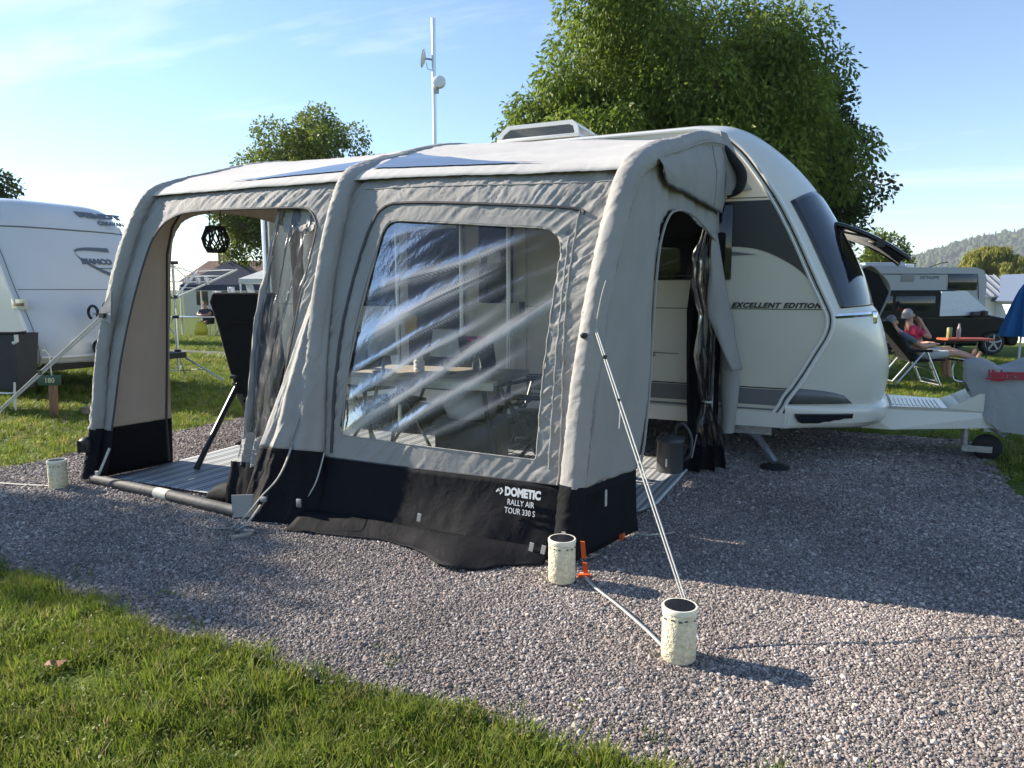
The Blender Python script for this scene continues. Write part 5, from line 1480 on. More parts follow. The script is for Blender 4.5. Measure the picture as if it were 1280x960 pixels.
# radio mast
ma = empty('antenna_mast', (-11.65, 18.2, gz(0, 18.2)), R(25), 'tall silver antenna mast with two dishes behind the awning', 'mast')
MB().tube([(0, 0, 0), (0, 0, 10.6)], .07, 12).build('pole', M['alu'], ma)
MB().lathe([(0, -.06), (.12, -.05), (.28, .02), (.29, .05), (.10, .0), (0, .0)], 20, (-.32, -.05, 9.33), Matrix.Rotation(R(-80), 3, 'Y')).build('dish', M['whiteplast'], ma)
MB().tube([(-.3, -.04, 9.33), (0, 0, 9.3)], .03, 6).build('dish_arm', M['galv'], ma)
MB().tube([(-.25, -.04, 9.2), (-.2, -.02, 9.0), (-.03, -.07, 8.95)], .012, 5).build('cable', M['galv'], ma)
MB().lathe([(0, -.1), (.16, -.09), (.22, -.05), (.22, .05), (.16, .09), (0, .1)], 20, (.18, -.16, 8.55), Matrix.Rotation(R(70), 3, 'X')).build('dish', M['whiteplast'], ma)
MB().box((.08, -.05, 8.30), (.16, .10, .14)).build('bracket', M['galv'], ma)

# gazebo and company beyond the path
gzb = empty('gazebo', (-21.5, 18.6, gz(0, 18)), R(35), 'navy and beige party gazebo beyond the footpath', 'gazebo')
ge, gp = 1.95, 2.95
beigec = fabric('gazebo_beige', (.42, .33, .27), .25, .1, 4); navyc = fabric('gazebo_navy', (.055, .065, .10), .1, .1, 4)
cr_ = [(-1.6, -1.6), (1.6, -1.6), (1.6, 1.6), (-1.6, 1.6)]
for k in range(4):
    a, b = cr_[k], cr_[(k + 1) % 4]
    mbx = MB(); mbx.add([(a[0], a[1], ge), (b[0], b[1], ge), (0, 0, gp), ((a[0]) * 1.02, a[1] * 1.02, ge - .22), (b[0] * 1.02, b[1] * 1.02, ge - .22)], [(0, 1, 2), (0, 3, 4, 1)])
    o = mbx.build('roof_panel', beigec if k in (3, 2) else navyc, gzb, smooth=False); thick(o, .01, 0)
    MB().tube([(a[0], a[1], 0), (a[0], a[1], ge)], .03, 6).build('leg', M['whitemetal'], gzb)
wt = empty('party_tent', (-16.3, 16.3, gz(0, 16)), R(25), 'white peaked tent right of the gazebo', 'tent')
mbx = MB(); mbx.add([(-1.4, -1.3, 1.93), (1.4, -1.3, 1.93), (1.4, 1.3, 1.93), (-1.4, 1.3, 1.93), (0, 0, 2.75), (-1.4, -1.3, 2.08), (1.4, -1.3, 2.08), (1.4, 1.3, 2.08), (-1.4, 1.3, 2.08)], [(5, 6, 4), (6, 7, 4), (7, 8, 4), (8, 5, 4), (0, 1, 6, 5), (1, 2, 7, 6), (2, 3, 8, 7), (3, 0, 5, 8)]); mbx.build('canopy', fabric('white_canvas', (.7, .7, .68), .2, .05, 4), wt, smooth=False)
for x, y in ((-1.35, -1.25), (1.35, -1.25), (1.35, 1.25), (-1.35, 1.25)): MB().tube([(x, y, 0), (x, y, 1.95)], .03, 6).build('leg', M['whitemetal'], wt)
mbx = MB(); mbx.grid([[(-1.2 + .25 * s + .06 * math.sin(t * 9), -1.25, 1.9 - 1.6 * t) for s in (0, .3, .6, 1)] for t in np.linspace(0, 1, 8)]); mbx.build('side_curtain', bpy.data.materials['white_canvas'], wt)
# white camper behind them
cb = empty('parked_camper', (-20.4, 23.5, gz(0, 23)), R(25), 'white camper parked behind the gazebo, red tail lamp', 'camper')
MB().box((0, 0, 1.0), (5.2, 2, 1.5), bev=.15).build('body', M['white'], cb); MB().box((.0, -1.0, 1.35), (1.2, .04, .4), bev=.01).build('window', M['glassdark'], cb); MB().box((-1.6, -1.01, .8), (.35, .04, .16)).build('tail_lamp', mat('red_lamp', (.5, .03, .03), .3), cb)
for x in (-1.7, 1.7): MB().lathe([(.1, -.1), (.3, -.1), (.33, 0), (.3, .1), (.1, .1)], 16, (x, -.95, .32), Matrix.Rotation(R(90), 3, 'X')).build('wheel', M['rubber'], cb)
hs = empty('house', (-44, 42.5, -.8), R(25), 'low house with brown tiled roof and chimneys in the distance', 'house')
MB().box((0, 0, 1.4), (9, 6, 2.8)).build('wall', mat('pale_render', (.55, .50, .44), .9), hs)
mbx = MB(); mbx.add([(-4.8, -3.3, 2.75), (4.8, -3.3, 2.75), (4.8, 3.3, 2.75), (-4.8, 3.3, 2.75), (-3.6, 0, 4.55), (3.9, 0, 4.55)], [(0, 1, 5, 4), (1, 2, 5), (2, 3, 4, 5), (3, 0, 4)]); rr_ = mbx.build('roof', mat('brown_roof_tiles', (.15, .085, .06), .9, var=.25, vscale=4, bump=.5, bscale=12), hs, smooth=False)
for x in (-2.2, 2.3):
    MB().box((x, -.3, 4.75), (.7, .6, .9)).build('chimney', mat('chimney_brick', (.26, .17, .13), .9), rr_)
for x in (-3, -1, 1, 3): MB().box((x, -3.01, 1.5), (.9, .06, 1.1)).build('window', M['glassdark'], hs)
# camping table and yellow sack
tb = empty('camping_table', (-21.3, 16.6, gz(0, 16.6)), R(25), 'grey camping table in front of the gazebo', 'table')
MB().box((0, 0, .70), (2.3, .7, .04), bev=.01).build('top', M['alu'], tb)
for x in (-1.0, 1.0):
    MB().tube([(x - .25, -.3, 0), (x + .2, -.3, .69)], .018, 6).build('leg', M['galv'], tb); MB().tube([(x + .25, -.3, 0), (x - .2, -.3, .69)], .018, 6).build('leg', M['galv'], tb)
o = MB().lathe([(0, 0), (.22, .02), (.26, .2), (.2, .42), (.08, .55), (0, .56)], 14).build('yellow_sack', mat('yellow_plastic', (.62, .50, .03), .5, bump=.5, bscale=8), None, angle=80); o.location = (-20.95, 16.4, gz(0, 16.4)); tag(o, 'bright yellow bag on the grass under the camping table', 'bag')

# black van, motorhome, sheds, hill on the right
vn = empty('black_van', (4.99, 20.45, gz(0, 20.45)), R(25), 'black van with silver screen cover parked side-on', 'van')
vblack = mat('black_car_paint', (.004, .005, .008), .3, spec=.2)
def vbody(z0, z1, prof):
    pass
prof = [(-3.95, .28), (-3.98, .95), (-3.9, 1.45), (-3.7, 1.74), (-3.2, 1.80), (-1.2, 1.80), (-.95, 1.74), (-.55, 1.42), (-.12, 1.10), (.25, 1.03), (.56, .92), (.70, .72), (.72, .42), (.66, .25), (.40, .25), (.38, .42), (.22, .56), (0, .60), (-.22, .56), (-.38, .42), (-.40, .25), (-2.65, .25), (-2.67, .42), (-2.83, .56), (-3.05, .60), (-3.27, .56), (-3.43, .42), (-3.45, .25)]
mbx = MB(); mbx.prism(prof, 1.7, lambda a, b, d: (a, .08 + d - .0, b)); 
o = mbx.build('body', vblack, vn, smooth=False); bv = o.modifiers.new('bevel', 'BEVEL'); bv.width = .07; bv.segments = 3; bv.limit_method = 'ANGLE'; bv.angle_limit = R(50)
for x0, x1 in ((-3.6, -2.9), (-2.82, -1.72)): MB().box(((x0 + x1) / 2, .075, 1.43), (x1 - x0, .02, .42), bev=.008).build('window', M['glassdark'], vn)
mbx = MB(); mbx.prism([(-1.58, 1.76), (-1.05, 1.77), (-.80, 1.70), (-.30, 1.24), (-.10, 1.12), (-1.58, 1.08)], .03, lambda a, b, d: (a, .045 + d, b)); mbx.build('screen_cover', mat('silver_screen_foil', (.70, .74, .80), .35, metal=.1, bump=.4, bscale=10), vn, smooth=False)
mbx = MB(); mbx.prism([(-.82, 1.74), (-.92, 1.74), (-.22, 1.13), (-.05, 1.11)], 1.4, lambda a, b, d: (a + .03, .2 + d, b + .03)); mbx.build('windscreen', bpy.data.materials['silver_screen_foil'], vn, smooth=False)
MB().box((-.66, -.05, 1.13), (.26, .12, .16), bev=.04).build('mirror', M['strapdark'], vn)
MB().lathe([(0, 0), (.1, .02), (.1, .14), (0, .17)], 10, (-.42, -.05, 1.08)).build('mirror', M['strapdark'], vn)
MB().box((.57, .3, .80), (.20, .42, .12), bev=.03).build('headlight', mat('clear_lamp', (.6, .6, .62), .1), vn)
MB().box((-1.9, .07, 1.02), (3.5, .02, .02)).build('side_strip', M['strapdark'], vn)
for x in (0, -3.05):
    wv = MB().lathe([(.2, -.11), (.31, -.11), (.335, -.07), (.335, .07), (.31, .11), (.2, .11)], 28, (x, .2, .335), Matrix.Rotation(R(90), 3, 'X')).build('wheel', M['rubber'], vn)
    mbx = MB(); mbx.lathe([(.19, .10), (.235, .115), (.235, .08)], 24, (x, .2, .335), Matrix.Rotation(R(90), 3, 'X'))
    for k in range(5):
        a = k * 1.2566 + .3; mbx.box((x + .115 * math.cos(a), .09, .335 + .115 * math.sin(a)), (.23, .03, .045), M=Matrix.Rotation(-a, 3, 'Y'))
    mbx.build('rim', M['galv'], wv)
mh = empty('motorhome', (3.6, 23.2, gz(0, 23)), R(25), 'pale grey motorhome standing behind the black van', 'motorhome')
mgrey = mat('pale_grey_sheet', (.42, .43, .43), .4)
mbx = MB(); mbx.prism([(-3.6, .35), (-3.6, 2.45), (-3.4, 2.58), (1.35, 2.58), (1.62, 2.48), (1.72, 2.2), (1.74, .6), (1.6, .35)], 2.1, lambda a, b, d: (a, d, b)); mbx.build('body', mgrey, mh, smooth=False)
MB().box((.95, -.012, 2.12), (.92, .03, .52), bev=.01).build('window', M['glassdark'], mh)
MB().box((-.8, -.008, 2.26), (.42, .02, .26), bev=.005).build('vent_panel', mat('mid_grey_panel', (.28, .27, .26), .6), mh)
MB().tube([(-3.5, -.01, 2.37), (1.2, -.01, 2.37), (1.42, -.01, 2.28), (1.5, -.01, 1.6)], .012, 5).build('panel_line', M['decal_line'], mh)
text_obj('lettering', 'DETHLEFFS', .13, frame_M((-.42, -.006, 2.22), (1, 0, 0), (0, 0, 1)), M['decal_grey'], mh, shear=.2, bold=.004, sx=.95)
MB().box((-1.35, .7, 2.66), (1.3, .7, .18), bev=.03).build('roof_light', mat('grey_acrylic', (.30, .35, .42), .15), mh); MB().box((-.45, .7, 2.64), (.3, .3, .14), bev=.03).build('roof_vent', M['whiteplast'], mh)
MB().tube([(.1, .5, 2.58), (.55, .5, 2.74), (.75, .5, 2.76)], .015, 5).build('aerial', M['strapdark'], mh)
MB().tube([(-2.45, -.05, .9), (-2.45, -.05, 1.75)], .02, 6).build('grab_rail', M['alu'], mh)
for x in (-2.6, 1.0): MB().lathe([(.1, -.1), (.3, -.1), (.33, 0), (.3, .1), (.1, .1)], 16, (x, .12, .33), Matrix.Rotation(R(90), 3, 'X')).build('wheel', M['rubber'], mh)
# sheds
shw = mat('white_boarding', (.62, .63, .63), .7); shr = mat('grey_sheet_roof', (.42, .43, .44), .5, bump=.1, bscale=4)
s1 = empty('garage', (6.55, 32.6, -.8), R(25), 'white boarded garage with ribbed pale roof behind the van', 'shed')
MB().box((-.2, 1.6, .92), (2.7, 3, 1.84)).build('wall', shw, s1)
MB().box((-.75, .09, .80), (.95, .03, 1.6), bev=.005).build('door', mat('white_door', (.66, .67, .68), .5), s1)
for k in range(12): MB().box((.55, .095, .12 + k * .15), (1.15, .012, .13)).build('board', shw, s1)
rr_ = MB().add([(-1.65, -.05, 1.84), (1.25, -.05, 1.84), (1.25, 1.6, 2.75), (-1.65, 1.6, 2.75), (-1.65, 3.2, 1.84), (1.25, 3.2, 1.84)], [(0, 1, 2, 3), (3, 2, 5, 4)]).build('roof', shr, s1, smooth=False); thick(rr_, .06, 1)
for k in range(9): MB().tube([(-1.5 + k * .33, -.06, 1.93), (-1.5 + k * .33, 1.6, 2.84)], .025, 5).build('roof_rib', M['galv'], rr_)
s2 = empty('garden_shed', (8.6, 31.6, -.8), R(25), 'white shed with slate-blue gable roof at the right edge', 'shed')
MB().prism([(-1.1, 0), (-1.1, 1.85), (0, 2.75), (1.1, 1.85), (1.1, 0)], 3, lambda a, b, d: (a, d, b)).build('wall', shw, s2, smooth=False)
for k in range(13): MB().box((-.0, -.012, .1 + k * .145), (2.2, .02, .125)).build('board', shw, s2)
for sg in (-1, 1):
    o = MB().add([(sg * 1.3, -.25, 1.70), (0, -.25, 2.80), (0, 3.2, 2.80), (sg * 1.3, 3.2, 1.70)], [(0, 1, 2, 3)]).build('roof_panel', mat('slate_blue_roof', (.10, .13, .19), .5), s2, smooth=False); thick(o, .07, 0)
# hill
hm_ = leaf_mat('hill_forest', (.05, .07, .03), (.05, .07, .03), 0)
hm_ = mat('hill_forest', (.045, .062, .028), .95, var=.45, vscale=.06, bump=1, bscale=.1)
mb = MB(); rows = []
for j in range(36):
    v = j / 35; row = []
    for i in range(140):
        u = i / 139; r_ = -150 + 1150 * u                    # metres to the right of the view axis
        f_ = 820 + 330 * v
        ridge_ = float(np.interp(r_, [-150, 430, 520, 570, 620, 680, 720, 800, 1000], [0, 4, 18, 30, 50, 70, 78, 88, 95]))
        z = -6 + (ridge_ + 6) * math.sin(min(1, v * 1.25) * math.pi / 2) * (1 if v < .8 else 1 - (v - .8) * .8)
        z += (3.2 * nz3(r_ * .06, f_ * .06, 1) + 2.6 * abs(nz3(r_ * .2, f_ * .2, 4)) * 1.5) * min(1, max(0, (ridge_ - 3) / 12)) * min(1, v * 4)
        x = 1.258 - .4226 * f_ + .9063 * r_; y = -3.36 + .9063 * f_ + .4226 * r_
        row.append((x, y, z))
    rows.append(row)
mb.grid(rows); hl = mb.build('hill', hm_, angle=180); tag(hl, 'wooded hill rising at the right in the distance', kind='structure')
# tree tops standing on the ridge so the skyline is uneven
rg = np.random.default_rng(77)
q = MB(); q.lathe([(0, -.4), (.5, -.2), (.6, .25), (.42, .7), (.15, .95), (0, 1.0)], 7); pr1 = proto('hill_tree', q, rand_mat('hill_tree_leaf', [(0, (.028, .042, .018)), (1, (.075, .09, .035))], .95))
q = MB(); q.lathe([(0, -.4), (.32, -.3), (.2, .4), (0, 1.3)], 6); pr2 = proto('hill_conifer', q, pr1.data.materials[0])
hg = inst_group('hill_trees', [pr1, pr2])
hv = np.array(hb_ := [v.co[:] for v in hl.data.vertices]); fz = hv[:, 2] > 2
pk = hv[fz][rg.integers(0, fz.sum(), 7000)] + rg.normal(size=(7000, 3)) * [4, 4, .3]
sz = rg.uniform(4.5, 8.5, 7000)
o = scatter('hill_trees', pk, np.zeros((7000, 3)), np.stack([sz, sz, sz * 1.0], 1), rg.integers(0, 2, 7000), hg, [pr1.data.materials[0]]); tag(o, 'distant woodland covering the hill', kind='stuff')
# small awning beyond the nose
na = empty('neighbour_awning', (1.46, 8.9, gz(0, 8.9) + .15), R(42), 'grey neighbouring awning with dark open front behind the nose', 'awning')
mbx = MB(); pf = [(-.62, 0), (-.60, 1.55), (-.02, 1.98), (.30, 1.88), (.56, 1.56), (.30, 1.0), (-.10, 0)]
rws = [[(a, y, b) for a, b in crom(pf, 4)] for y in (0, .6, 1.6)]
mbx.grid(rws); o = mbx.build('roof_and_sides', fabric('neighbour_grey_cloth', (.30, .29, .27), .04, .3, 6), na, angle=50); thick(o, .02, 0)
mbx = MB(); mbx.prism([(a * .96, b * .985) for a, b in pf], .02, lambda a, b, d: (a, .02 + d, b)); mbx.build('front_shade_panel', M['black'], na, smooth=False)  # black sheet across the front, standing in for the shade inside
na.scale = (.86, .86, .86)
# grey car behind the two campers
pc = empty('parked_car', (1.55, 12.6, gz(0, 12.6)), R(25), 'silver-blue car bonnet behind the seated couple', 'car')
mbx = MB(); mbx.prism([(-3.2, .3), (-3.2, 1.2), (-2.4, 1.55), (-1.0, 1.55), (-.35, 1.15), (.1, .95), (.35, .75), (.4, .3)], 1.5, lambda a, b, d: (a, d, b)); o = mbx.build('body', mat('silver_blue_paint', (.20, .24, .30), .2, coat=.5), pc, smooth=False)
mbx = MB(); mbx.prism([(-2.3, 1.2), (-2.2, 1.48), (-1.05, 1.48), (-.5, 1.15)], .02, lambda a, b, d: (a, -.015 + d, b)); mbx.build('window', M['glassdark'], pc, smooth=False)
for x in (-2.5, -.25): MB().lathe([(.1, -.1), (.28, -.1), (.31, 0), (.28, .1), (.1, .1)], 18, (x, .1, .31), Matrix.Rotation(R(90), 3, 'X')).build('wheel', M['rubber'], pc)
# folding table with can and bottle
ft = empty('folding_table', (3.92, 17.75, gz(0, 17.75)), R(25), 'orange-red folding table on the lawn in front of the van', 'table')
MB().box((0, 0, .53), (1.16, .5, .055), bev=.02).build('top', mat('orange_red_top', (.45, .085, .035), .5, var=.1), ft)
for x in (-.4, .42):
    for y in (-.2, .2): MB().tube([(x, y, 0), (x + .04, y, .51)], .014, 6).build('leg', M['strapdark'], ft)
o = MB().lathe([(.055, 0), (.06, .01), (.06, .24), (.052, .26), (0, .26)], 14).build('can', mat('yellow_green_tin', (.32, .30, .12), .5), None); o.location = (3.55, 17.55, gz(0, 17.6) + .56); tag(o, 'tall yellow-green tin on the orange table', 'tin')
o = MB().lathe([(.04, 0), (.045, .01), (.045, .22), (.02, .31), (.018, .36), (0, .36)], 12).build('bottle', mat('pale_pink_bottle', (.55, .45, .45), .3), None); o.location = (3.76, 17.62, gz(0, 17.6) + .56); tag(o, 'slim pale bottle beside the tin on the orange table', 'bottle')
# closed blue parasol
pa_ = empty('blue_parasol', (4.75, 15.95, gz(0, 16)), R(25), 'bright blue folded parasol at the right edge', 'parasol')
MB().tube([(0, 0, 0), (0, 0, 1.9)], .022, 8).build('pole', M['whitemetal'], pa_)
mbx = MB(); rws = [[((.03 + .36 * t ** .8) * (1 + .3 * math.sin(8 * a)) * math.cos(a) + .06 * t, (.03 + .36 * t ** .8) * (1 + .3 * math.sin(8 * a)) * math.sin(a), 1.85 - 1.15 * t) for a in np.linspace(0, 6.283, 49)[:-1]] for t in np.linspace(0, 1, 10)]
mbx.grid(rws, True); mbx.build('canopy', fabric('blue_canopy', (.03, .17, .42), .25, .1, 6), pa_)

# ---------------------------------------------------------------- the air
hz = MB(); hz.box((150, 500, 65), (2600, 2600, 150)); hzo = hz.build('haze', None, smooth=False)
hzo.data.materials.clear()
hzm = bpy.data.materials.new('thin_evening_air'); hzm.use_nodes = True
t_ = hzm.node_tree; t_.nodes.clear(); oo = t_.nodes.new('ShaderNodeOutputMaterial'); pv_ = t_.nodes.new('ShaderNodeVolumePrincipled')
pv_.inputs['Color'].default_value = (.80, .88, 1, 1); pv_.inputs['Density'].default_value = .00024; pv_.inputs['Anisotropy'].default_value = 0
t_.links.new(pv_.outputs[0], oo.inputs['Volume']); hzo.data.materials.append(hzm)
tag(hzo, 'thin bluish evening haze over the valley', kind='stuff')
# ---------------------------------------------------------------- things on and around the pitch
lan_m = mat('cream_stone_effect', (.68, .62, .44), .75, var=.18, vscale=55, bump=.7, bscale=70)
lan_rim = mat('cream_plastic_rim', (.72, .68, .55), .5)
solar = mat('solar_cell', (.012, .014, .02), .25)
def lantern(loc, label, s=1.0):
    t = empty('solar_lantern', loc, 0, label, 'lantern', 'cream solar lanterns on the gravel')
    t.scale = (s, s, s)
    MB().lathe([(.060, 0), (.064, .006), (.064, .185), (.062, .19)], 36).build('body', lan_m, t)
    MB().lathe([(.0655, .188), (.0665, .192), (.0665, .204), (.064, .208), (.058, .208), (.056, .205), (.056, .19)], 36).build('rim', lan_rim, t)
    MB().lathe([(.0585, .2078), (.03, .2086), (0, .2088)], 32).build('solar_panel', solar, t)
    for k in range(14):
        a = k * 2 * math.pi / 14 + random.uniform(-.1, .1)
        MB().box((.0655 * math.cos(a), .0655 * math.sin(a), .170 + random.uniform(-.003, .003)), (.004, random.uniform(.006, .013), .004), M=Matrix.Rotation(a, 3, 'Z')).build('slot', M['strapdark'], t)
    return t
lantern((.083, -.278, .004), 'cream solar lantern at the awning corner beside the orange strap')
lantern((.745, -.775, .004), 'cream solar lantern nearest the camera at the foot of the guy line')
lantern((-3.70, -.25, .004), 'cream solar lantern by the left foot of the awning', .95)
def sstrap(name, path, w_, wd, label, cat, m=None):
    P = crom(path, 8); mbx = ribbon(P, w_, wd); o = mbx.build(name, m or M['webbing'], None, angle=180); thick(o, .001, 0); tag(o, label, cat); return o
sstrap('ground_strap', [(.175, -.21, .012), (.26, -.32, .020), (.42, -.47, .022), (.58, -.63, .020), (.68, -.74, .016)], .016, (.72, .68, .1), 'pale webbing strap lying on the gravel between two lanterns', 'strap')
sstrap('ground_strap', [(-3.76, -.27, .014), (-4.0, -.33, .012), (-4.4, -.42, .012)], .02, (.2, 1, .1), 'pale strap running left from the far lantern', 'strap')
o = MB().tube(crom([(.12, .62, .02), (.20, .52, .012), (.30, .50, .012), (.42, .60, .012)], 8), .0035, 5).build('thin_cord', M['webbing'], None); tag(o, 'thin pale cord curling on the shaded gravel by the awning', 'cord')

# watering can
wc = empty('watering_can', (.10, 1.93, .012), R(30), 'dark grey canister with tall loop handle on the mat', 'canister')
can_m = mat('dark_grey_plastic', (.055, .057, .06), .45)
MB().lathe([(.090, 0), (.098, .01), (.10, .02), (.10, .235), (.104, .24), (.104, .262), (.10, .268), (.085, .28), (.06, .288), (.055, .285), (0, .285)], 32).build('body', can_m, wc)
MB().tube(crom([(.085, -.04, .10), (.135, -.06, .16), (.14, -.05, .28), (.09, -.03, .375), (.04, -.01, .36), (.035, 0, .28)], 8), .012, 8).build('handle', can_m, wc)
MB().lathe([(.03, 0), (.03, .02), (0, .022)], 16, (-.04, .03, .284)).build('cap', M['strapdark'], wc)
MB().box((-.055, -.085, .10), (.012, .004, .06), M=Matrix.Rotation(-.57, 3, 'Z')).build('label_sticker', M['whiteplast'], wc)

# woven mat
mat_m, mt, mbn = nmat('striped_woven_mat')
tcn = mt.nodes.new('ShaderNodeTexCoord'); sp = mt.nodes.new('ShaderNodeSeparateXYZ'); mt.links.new(tcn.outputs['Object'], sp.inputs[0])
def mm(op, a, b):
    n = mt.nodes.new('ShaderNodeMath'); n.operation = op
    for i, v in enumerate((a, b)):
        if isinstance(v, (int, float)): n.inputs[i].default_value = v
        else: mt.links.new(v, n.inputs[i])
    return n.outputs[0]
fr1 = mm('FRACT', mm('MULTIPLY', sp.outputs['X'], 7.7), 0); fr2 = mm('FRACT', mm('MULTIPLY', sp.outputs['X'], 23.1), 0)
cmpv = mm('ADD', mm('MULTIPLY', mm('GREATER_THAN', fr1, .55), .5), mm('MULTIPLY', mm('GREATER_THAN', fr2, .5), .5))
rp = mt.nodes.new('ShaderNodeValToRGB'); rp.color_ramp.elements[0].color = (.16, .17, .18, 1); rp.color_ramp.elements[1].color = (.50, .52, .53, 1)
mt.links.new(cmpv, rp.inputs[0]); mt.links.new(rp.outputs[0], mbn.inputs['Base Color']); mbn.inputs['Roughness'].default_value = .6
wv = mt.nodes.new('ShaderNodeTexWave'); wv.inputs['Scale'].default_value = 60; wv.bands_direction = 'Y'; mt.links.new(tcn.outputs['Object'], wv.inputs['Vector'])
bpn = mt.nodes.new('ShaderNodeBump'); bpn.inputs['Strength'].default_value = .3; bpn.inputs['Distance'].default_value = .004; mt.links.new(wv.outputs['Fac'], bpn.inputs['Height']); mt.links.new(bpn.outputs[0], mbn.inputs['Normal'])
mb = MB(); rows = []
for j in range(31):
    y = .03 + 2.27 * j / 30; row = []
    for i in range(81):
        x = -3.52 + 3.70 * i / 80
        if x > -.05: x = -.05 + (x + .05) * (.35 + .65 * min(1, max(0, (y - .55) / .5))) * (1.15 if y > .8 else 1)
        yy = y + (.12 if x > -.3 and y < .3 else 0)
        row.append((x, yy, .022 + .004 * nz3(x * 3, y * 3, 2) + .010 * max(0, nz3(x * 1.2, y * 7, 6) - .2)))
    rows.append(row)
mb.grid(rows); fm = mb.build('floor_mat', mat_m, angle=180); thick(fm, .008, -1); tag(fm, 'grey and white striped woven mat on the awning floor', 'mat')

# recliner seen from behind in the doorway
rcv = empty('recliner_chair', (-3.05, .92, .025), R(25), 'black high-backed folding recliner in the open doorway', 'chair')
def plate(pts, th, name, m, parent):
    """outline points (3D) given thickness along their normal"""
    P = [Vector(p) for p in pts]; n = (P[1] - P[0]).cross(P[2] - P[0]).normalized() * th
    mbx = MB(); ngon_prism(mbx, P, n); o = mbx.build(name, m, parent, smooth=False)
    b = o.modifiers.new('bevel', 'BEVEL'); b.width = min(.02, abs(th) * .4); b.segments = 3; b.limit_method = 'ANGLE'
    return o
bk = plate([(-.245, -.05, 1.33), (.235, -.05, 1.33), (.26, -.045, 1.28), (.26, -.02, 1.12), (.25, .10, .74), (.24, .14, .50), (-.16, .14, .50), (-.20, .08, .74), (-.235, -.01, 1.08), (-.275, -.04, 1.26)], .05, 'backrest', M['blackfabric'], rcv)
for z, y in ((1.1, -.035), (.9, .045), (.72, .09)): MB().tube([(-.14, y - .005, z), (.2, y - .005, z)], .008, 6).build('quilt_seam', M['blackfabric'], bk)
plate([(-.12, .14, .47), (.22, .14, .47), (.24, .62, .50), (-.14, .62, .50)], .05, 'seat', M['blackfabric'], rcv)
for x in (-.16, .27):
    MB().tube([(x + .04, .18, .66), (x - .13 if x < 0 else x + .1, -.39, .01)], .022, 8).build('rear_leg', M['blackmetal'], rcv)
    MB().tube([(x, .10, .60), (x, .62, .02)], .018, 8).build('front_leg', M['blackmetal'], rcv)
    MB().box((x, .30, .655), (.055, .46, .03), bev=.01).build('armrest', mat('grey_armrest', (.07, .07, .075), .6) if x < 0 else bpy.data.materials['grey_armrest'], rcv)
MB().tube([(-.2, .30, .46), (-.02, .2, .36), (.24, .2, .36)], .016, 6).build('stretcher', M['blackmetal'], rcv)
# shoe on the far edge of the mat
mbx = MB(); rows = []
for k in range(13):
    t = k / 12; x = -.14 + .28 * t; h = float(np.interp(t, [0, .1, .35, .55, .85, 1], [.05, .10, .115, .075, .055, .02])); w_ = float(np.interp(t, [0, .15, .5, .8, 1], [.025, .038, .036, .045, .02]))
    rows.append([(x, w_ * math.cos(a), max(0, h / 2 + h / 2 * math.sin(a))) for a in np.linspace(0, 6.283, 13)[:-1]])
mbx.grid(rows, True); mbx.add([rows[0][i] for i in range(12)], [tuple(range(12))]); mbx.add([rows[-1][i] for i in range(12)], [tuple(range(12))]); sh = mbx.build('shoe', M['blackfabric'], None, angle=80); sh.location = (-3.45, 1.32, .03); sh.rotation_euler = (0, 0, R(-140)); tag(sh, 'black shoe standing behind the recliner on the mat', 'shoe')
gb = MB().box((0, 0, .16), (.16, .12, .32), bev=.01).build('grey_box', mat('mid_grey_plastic', (.13, .135, .14), .6), None); gb.location = (-3.12, 1.25, .03); gb.rotation_euler = (0, 0, R(25)); tag(gb, 'small grey box on the mat behind the recliner', 'box')

# pendant lantern in the doorway
pe = empty('pendant_lamp', (-3.12, .72, 1.66), 0, 'black open-work pendant lamp hanging in the doorway', 'lamp')
lv = [(.065, .185), (.098, .10), (.085, .04), (.06, .0)]
for k in range(10):
    a0 = 2 * math.pi * k / 10; a1 = 2 * math.pi * (k + 1) / 10; am = (a0 + a1) / 2
    P_ = lambda r, z, a: (r * math.cos(a), r * math.sin(a), z)
    mbx = MB(); mbx.tube([P_(.065, .185, a0), P_(.098, .10, am), P_(.085, .045, a0), P_(.06, 0, am)], .0085, 6, flat=(1, .6)); mbx.build('cage_strip', M['blackmetal'], pe)
    mbx = MB(); mbx.tube([P_(.065, .185, a0), P_(.098, .10, am - 2 * math.pi / 10), P_(.085, .045, a0), P_(.06, 0, am - 2 * math.pi / 10)], .0085, 6, flat=(1, .6)); mbx.build('cage_strip', M['blackmetal'], pe)
MB().lathe([(.052, .172), (.068, .172), (.072, .192), (.05, .198), (.05, .172)], 20).build('top_ring', M['blackmetal'], pe); MB().lathe([(.046, 0), (.062, -.003), (.066, .022), (.046, .02), (.046, 0)], 20).build('bottom_ring', M['blackmetal'], pe)
for sx_ in (-1, 1): MB().tube([(sx_ * .05, 0, .19), (sx_ * .055, 0, .27), (sx_ * .06, .02, .42)], .004, 5).build('hanger', M['strapdark'], pe)

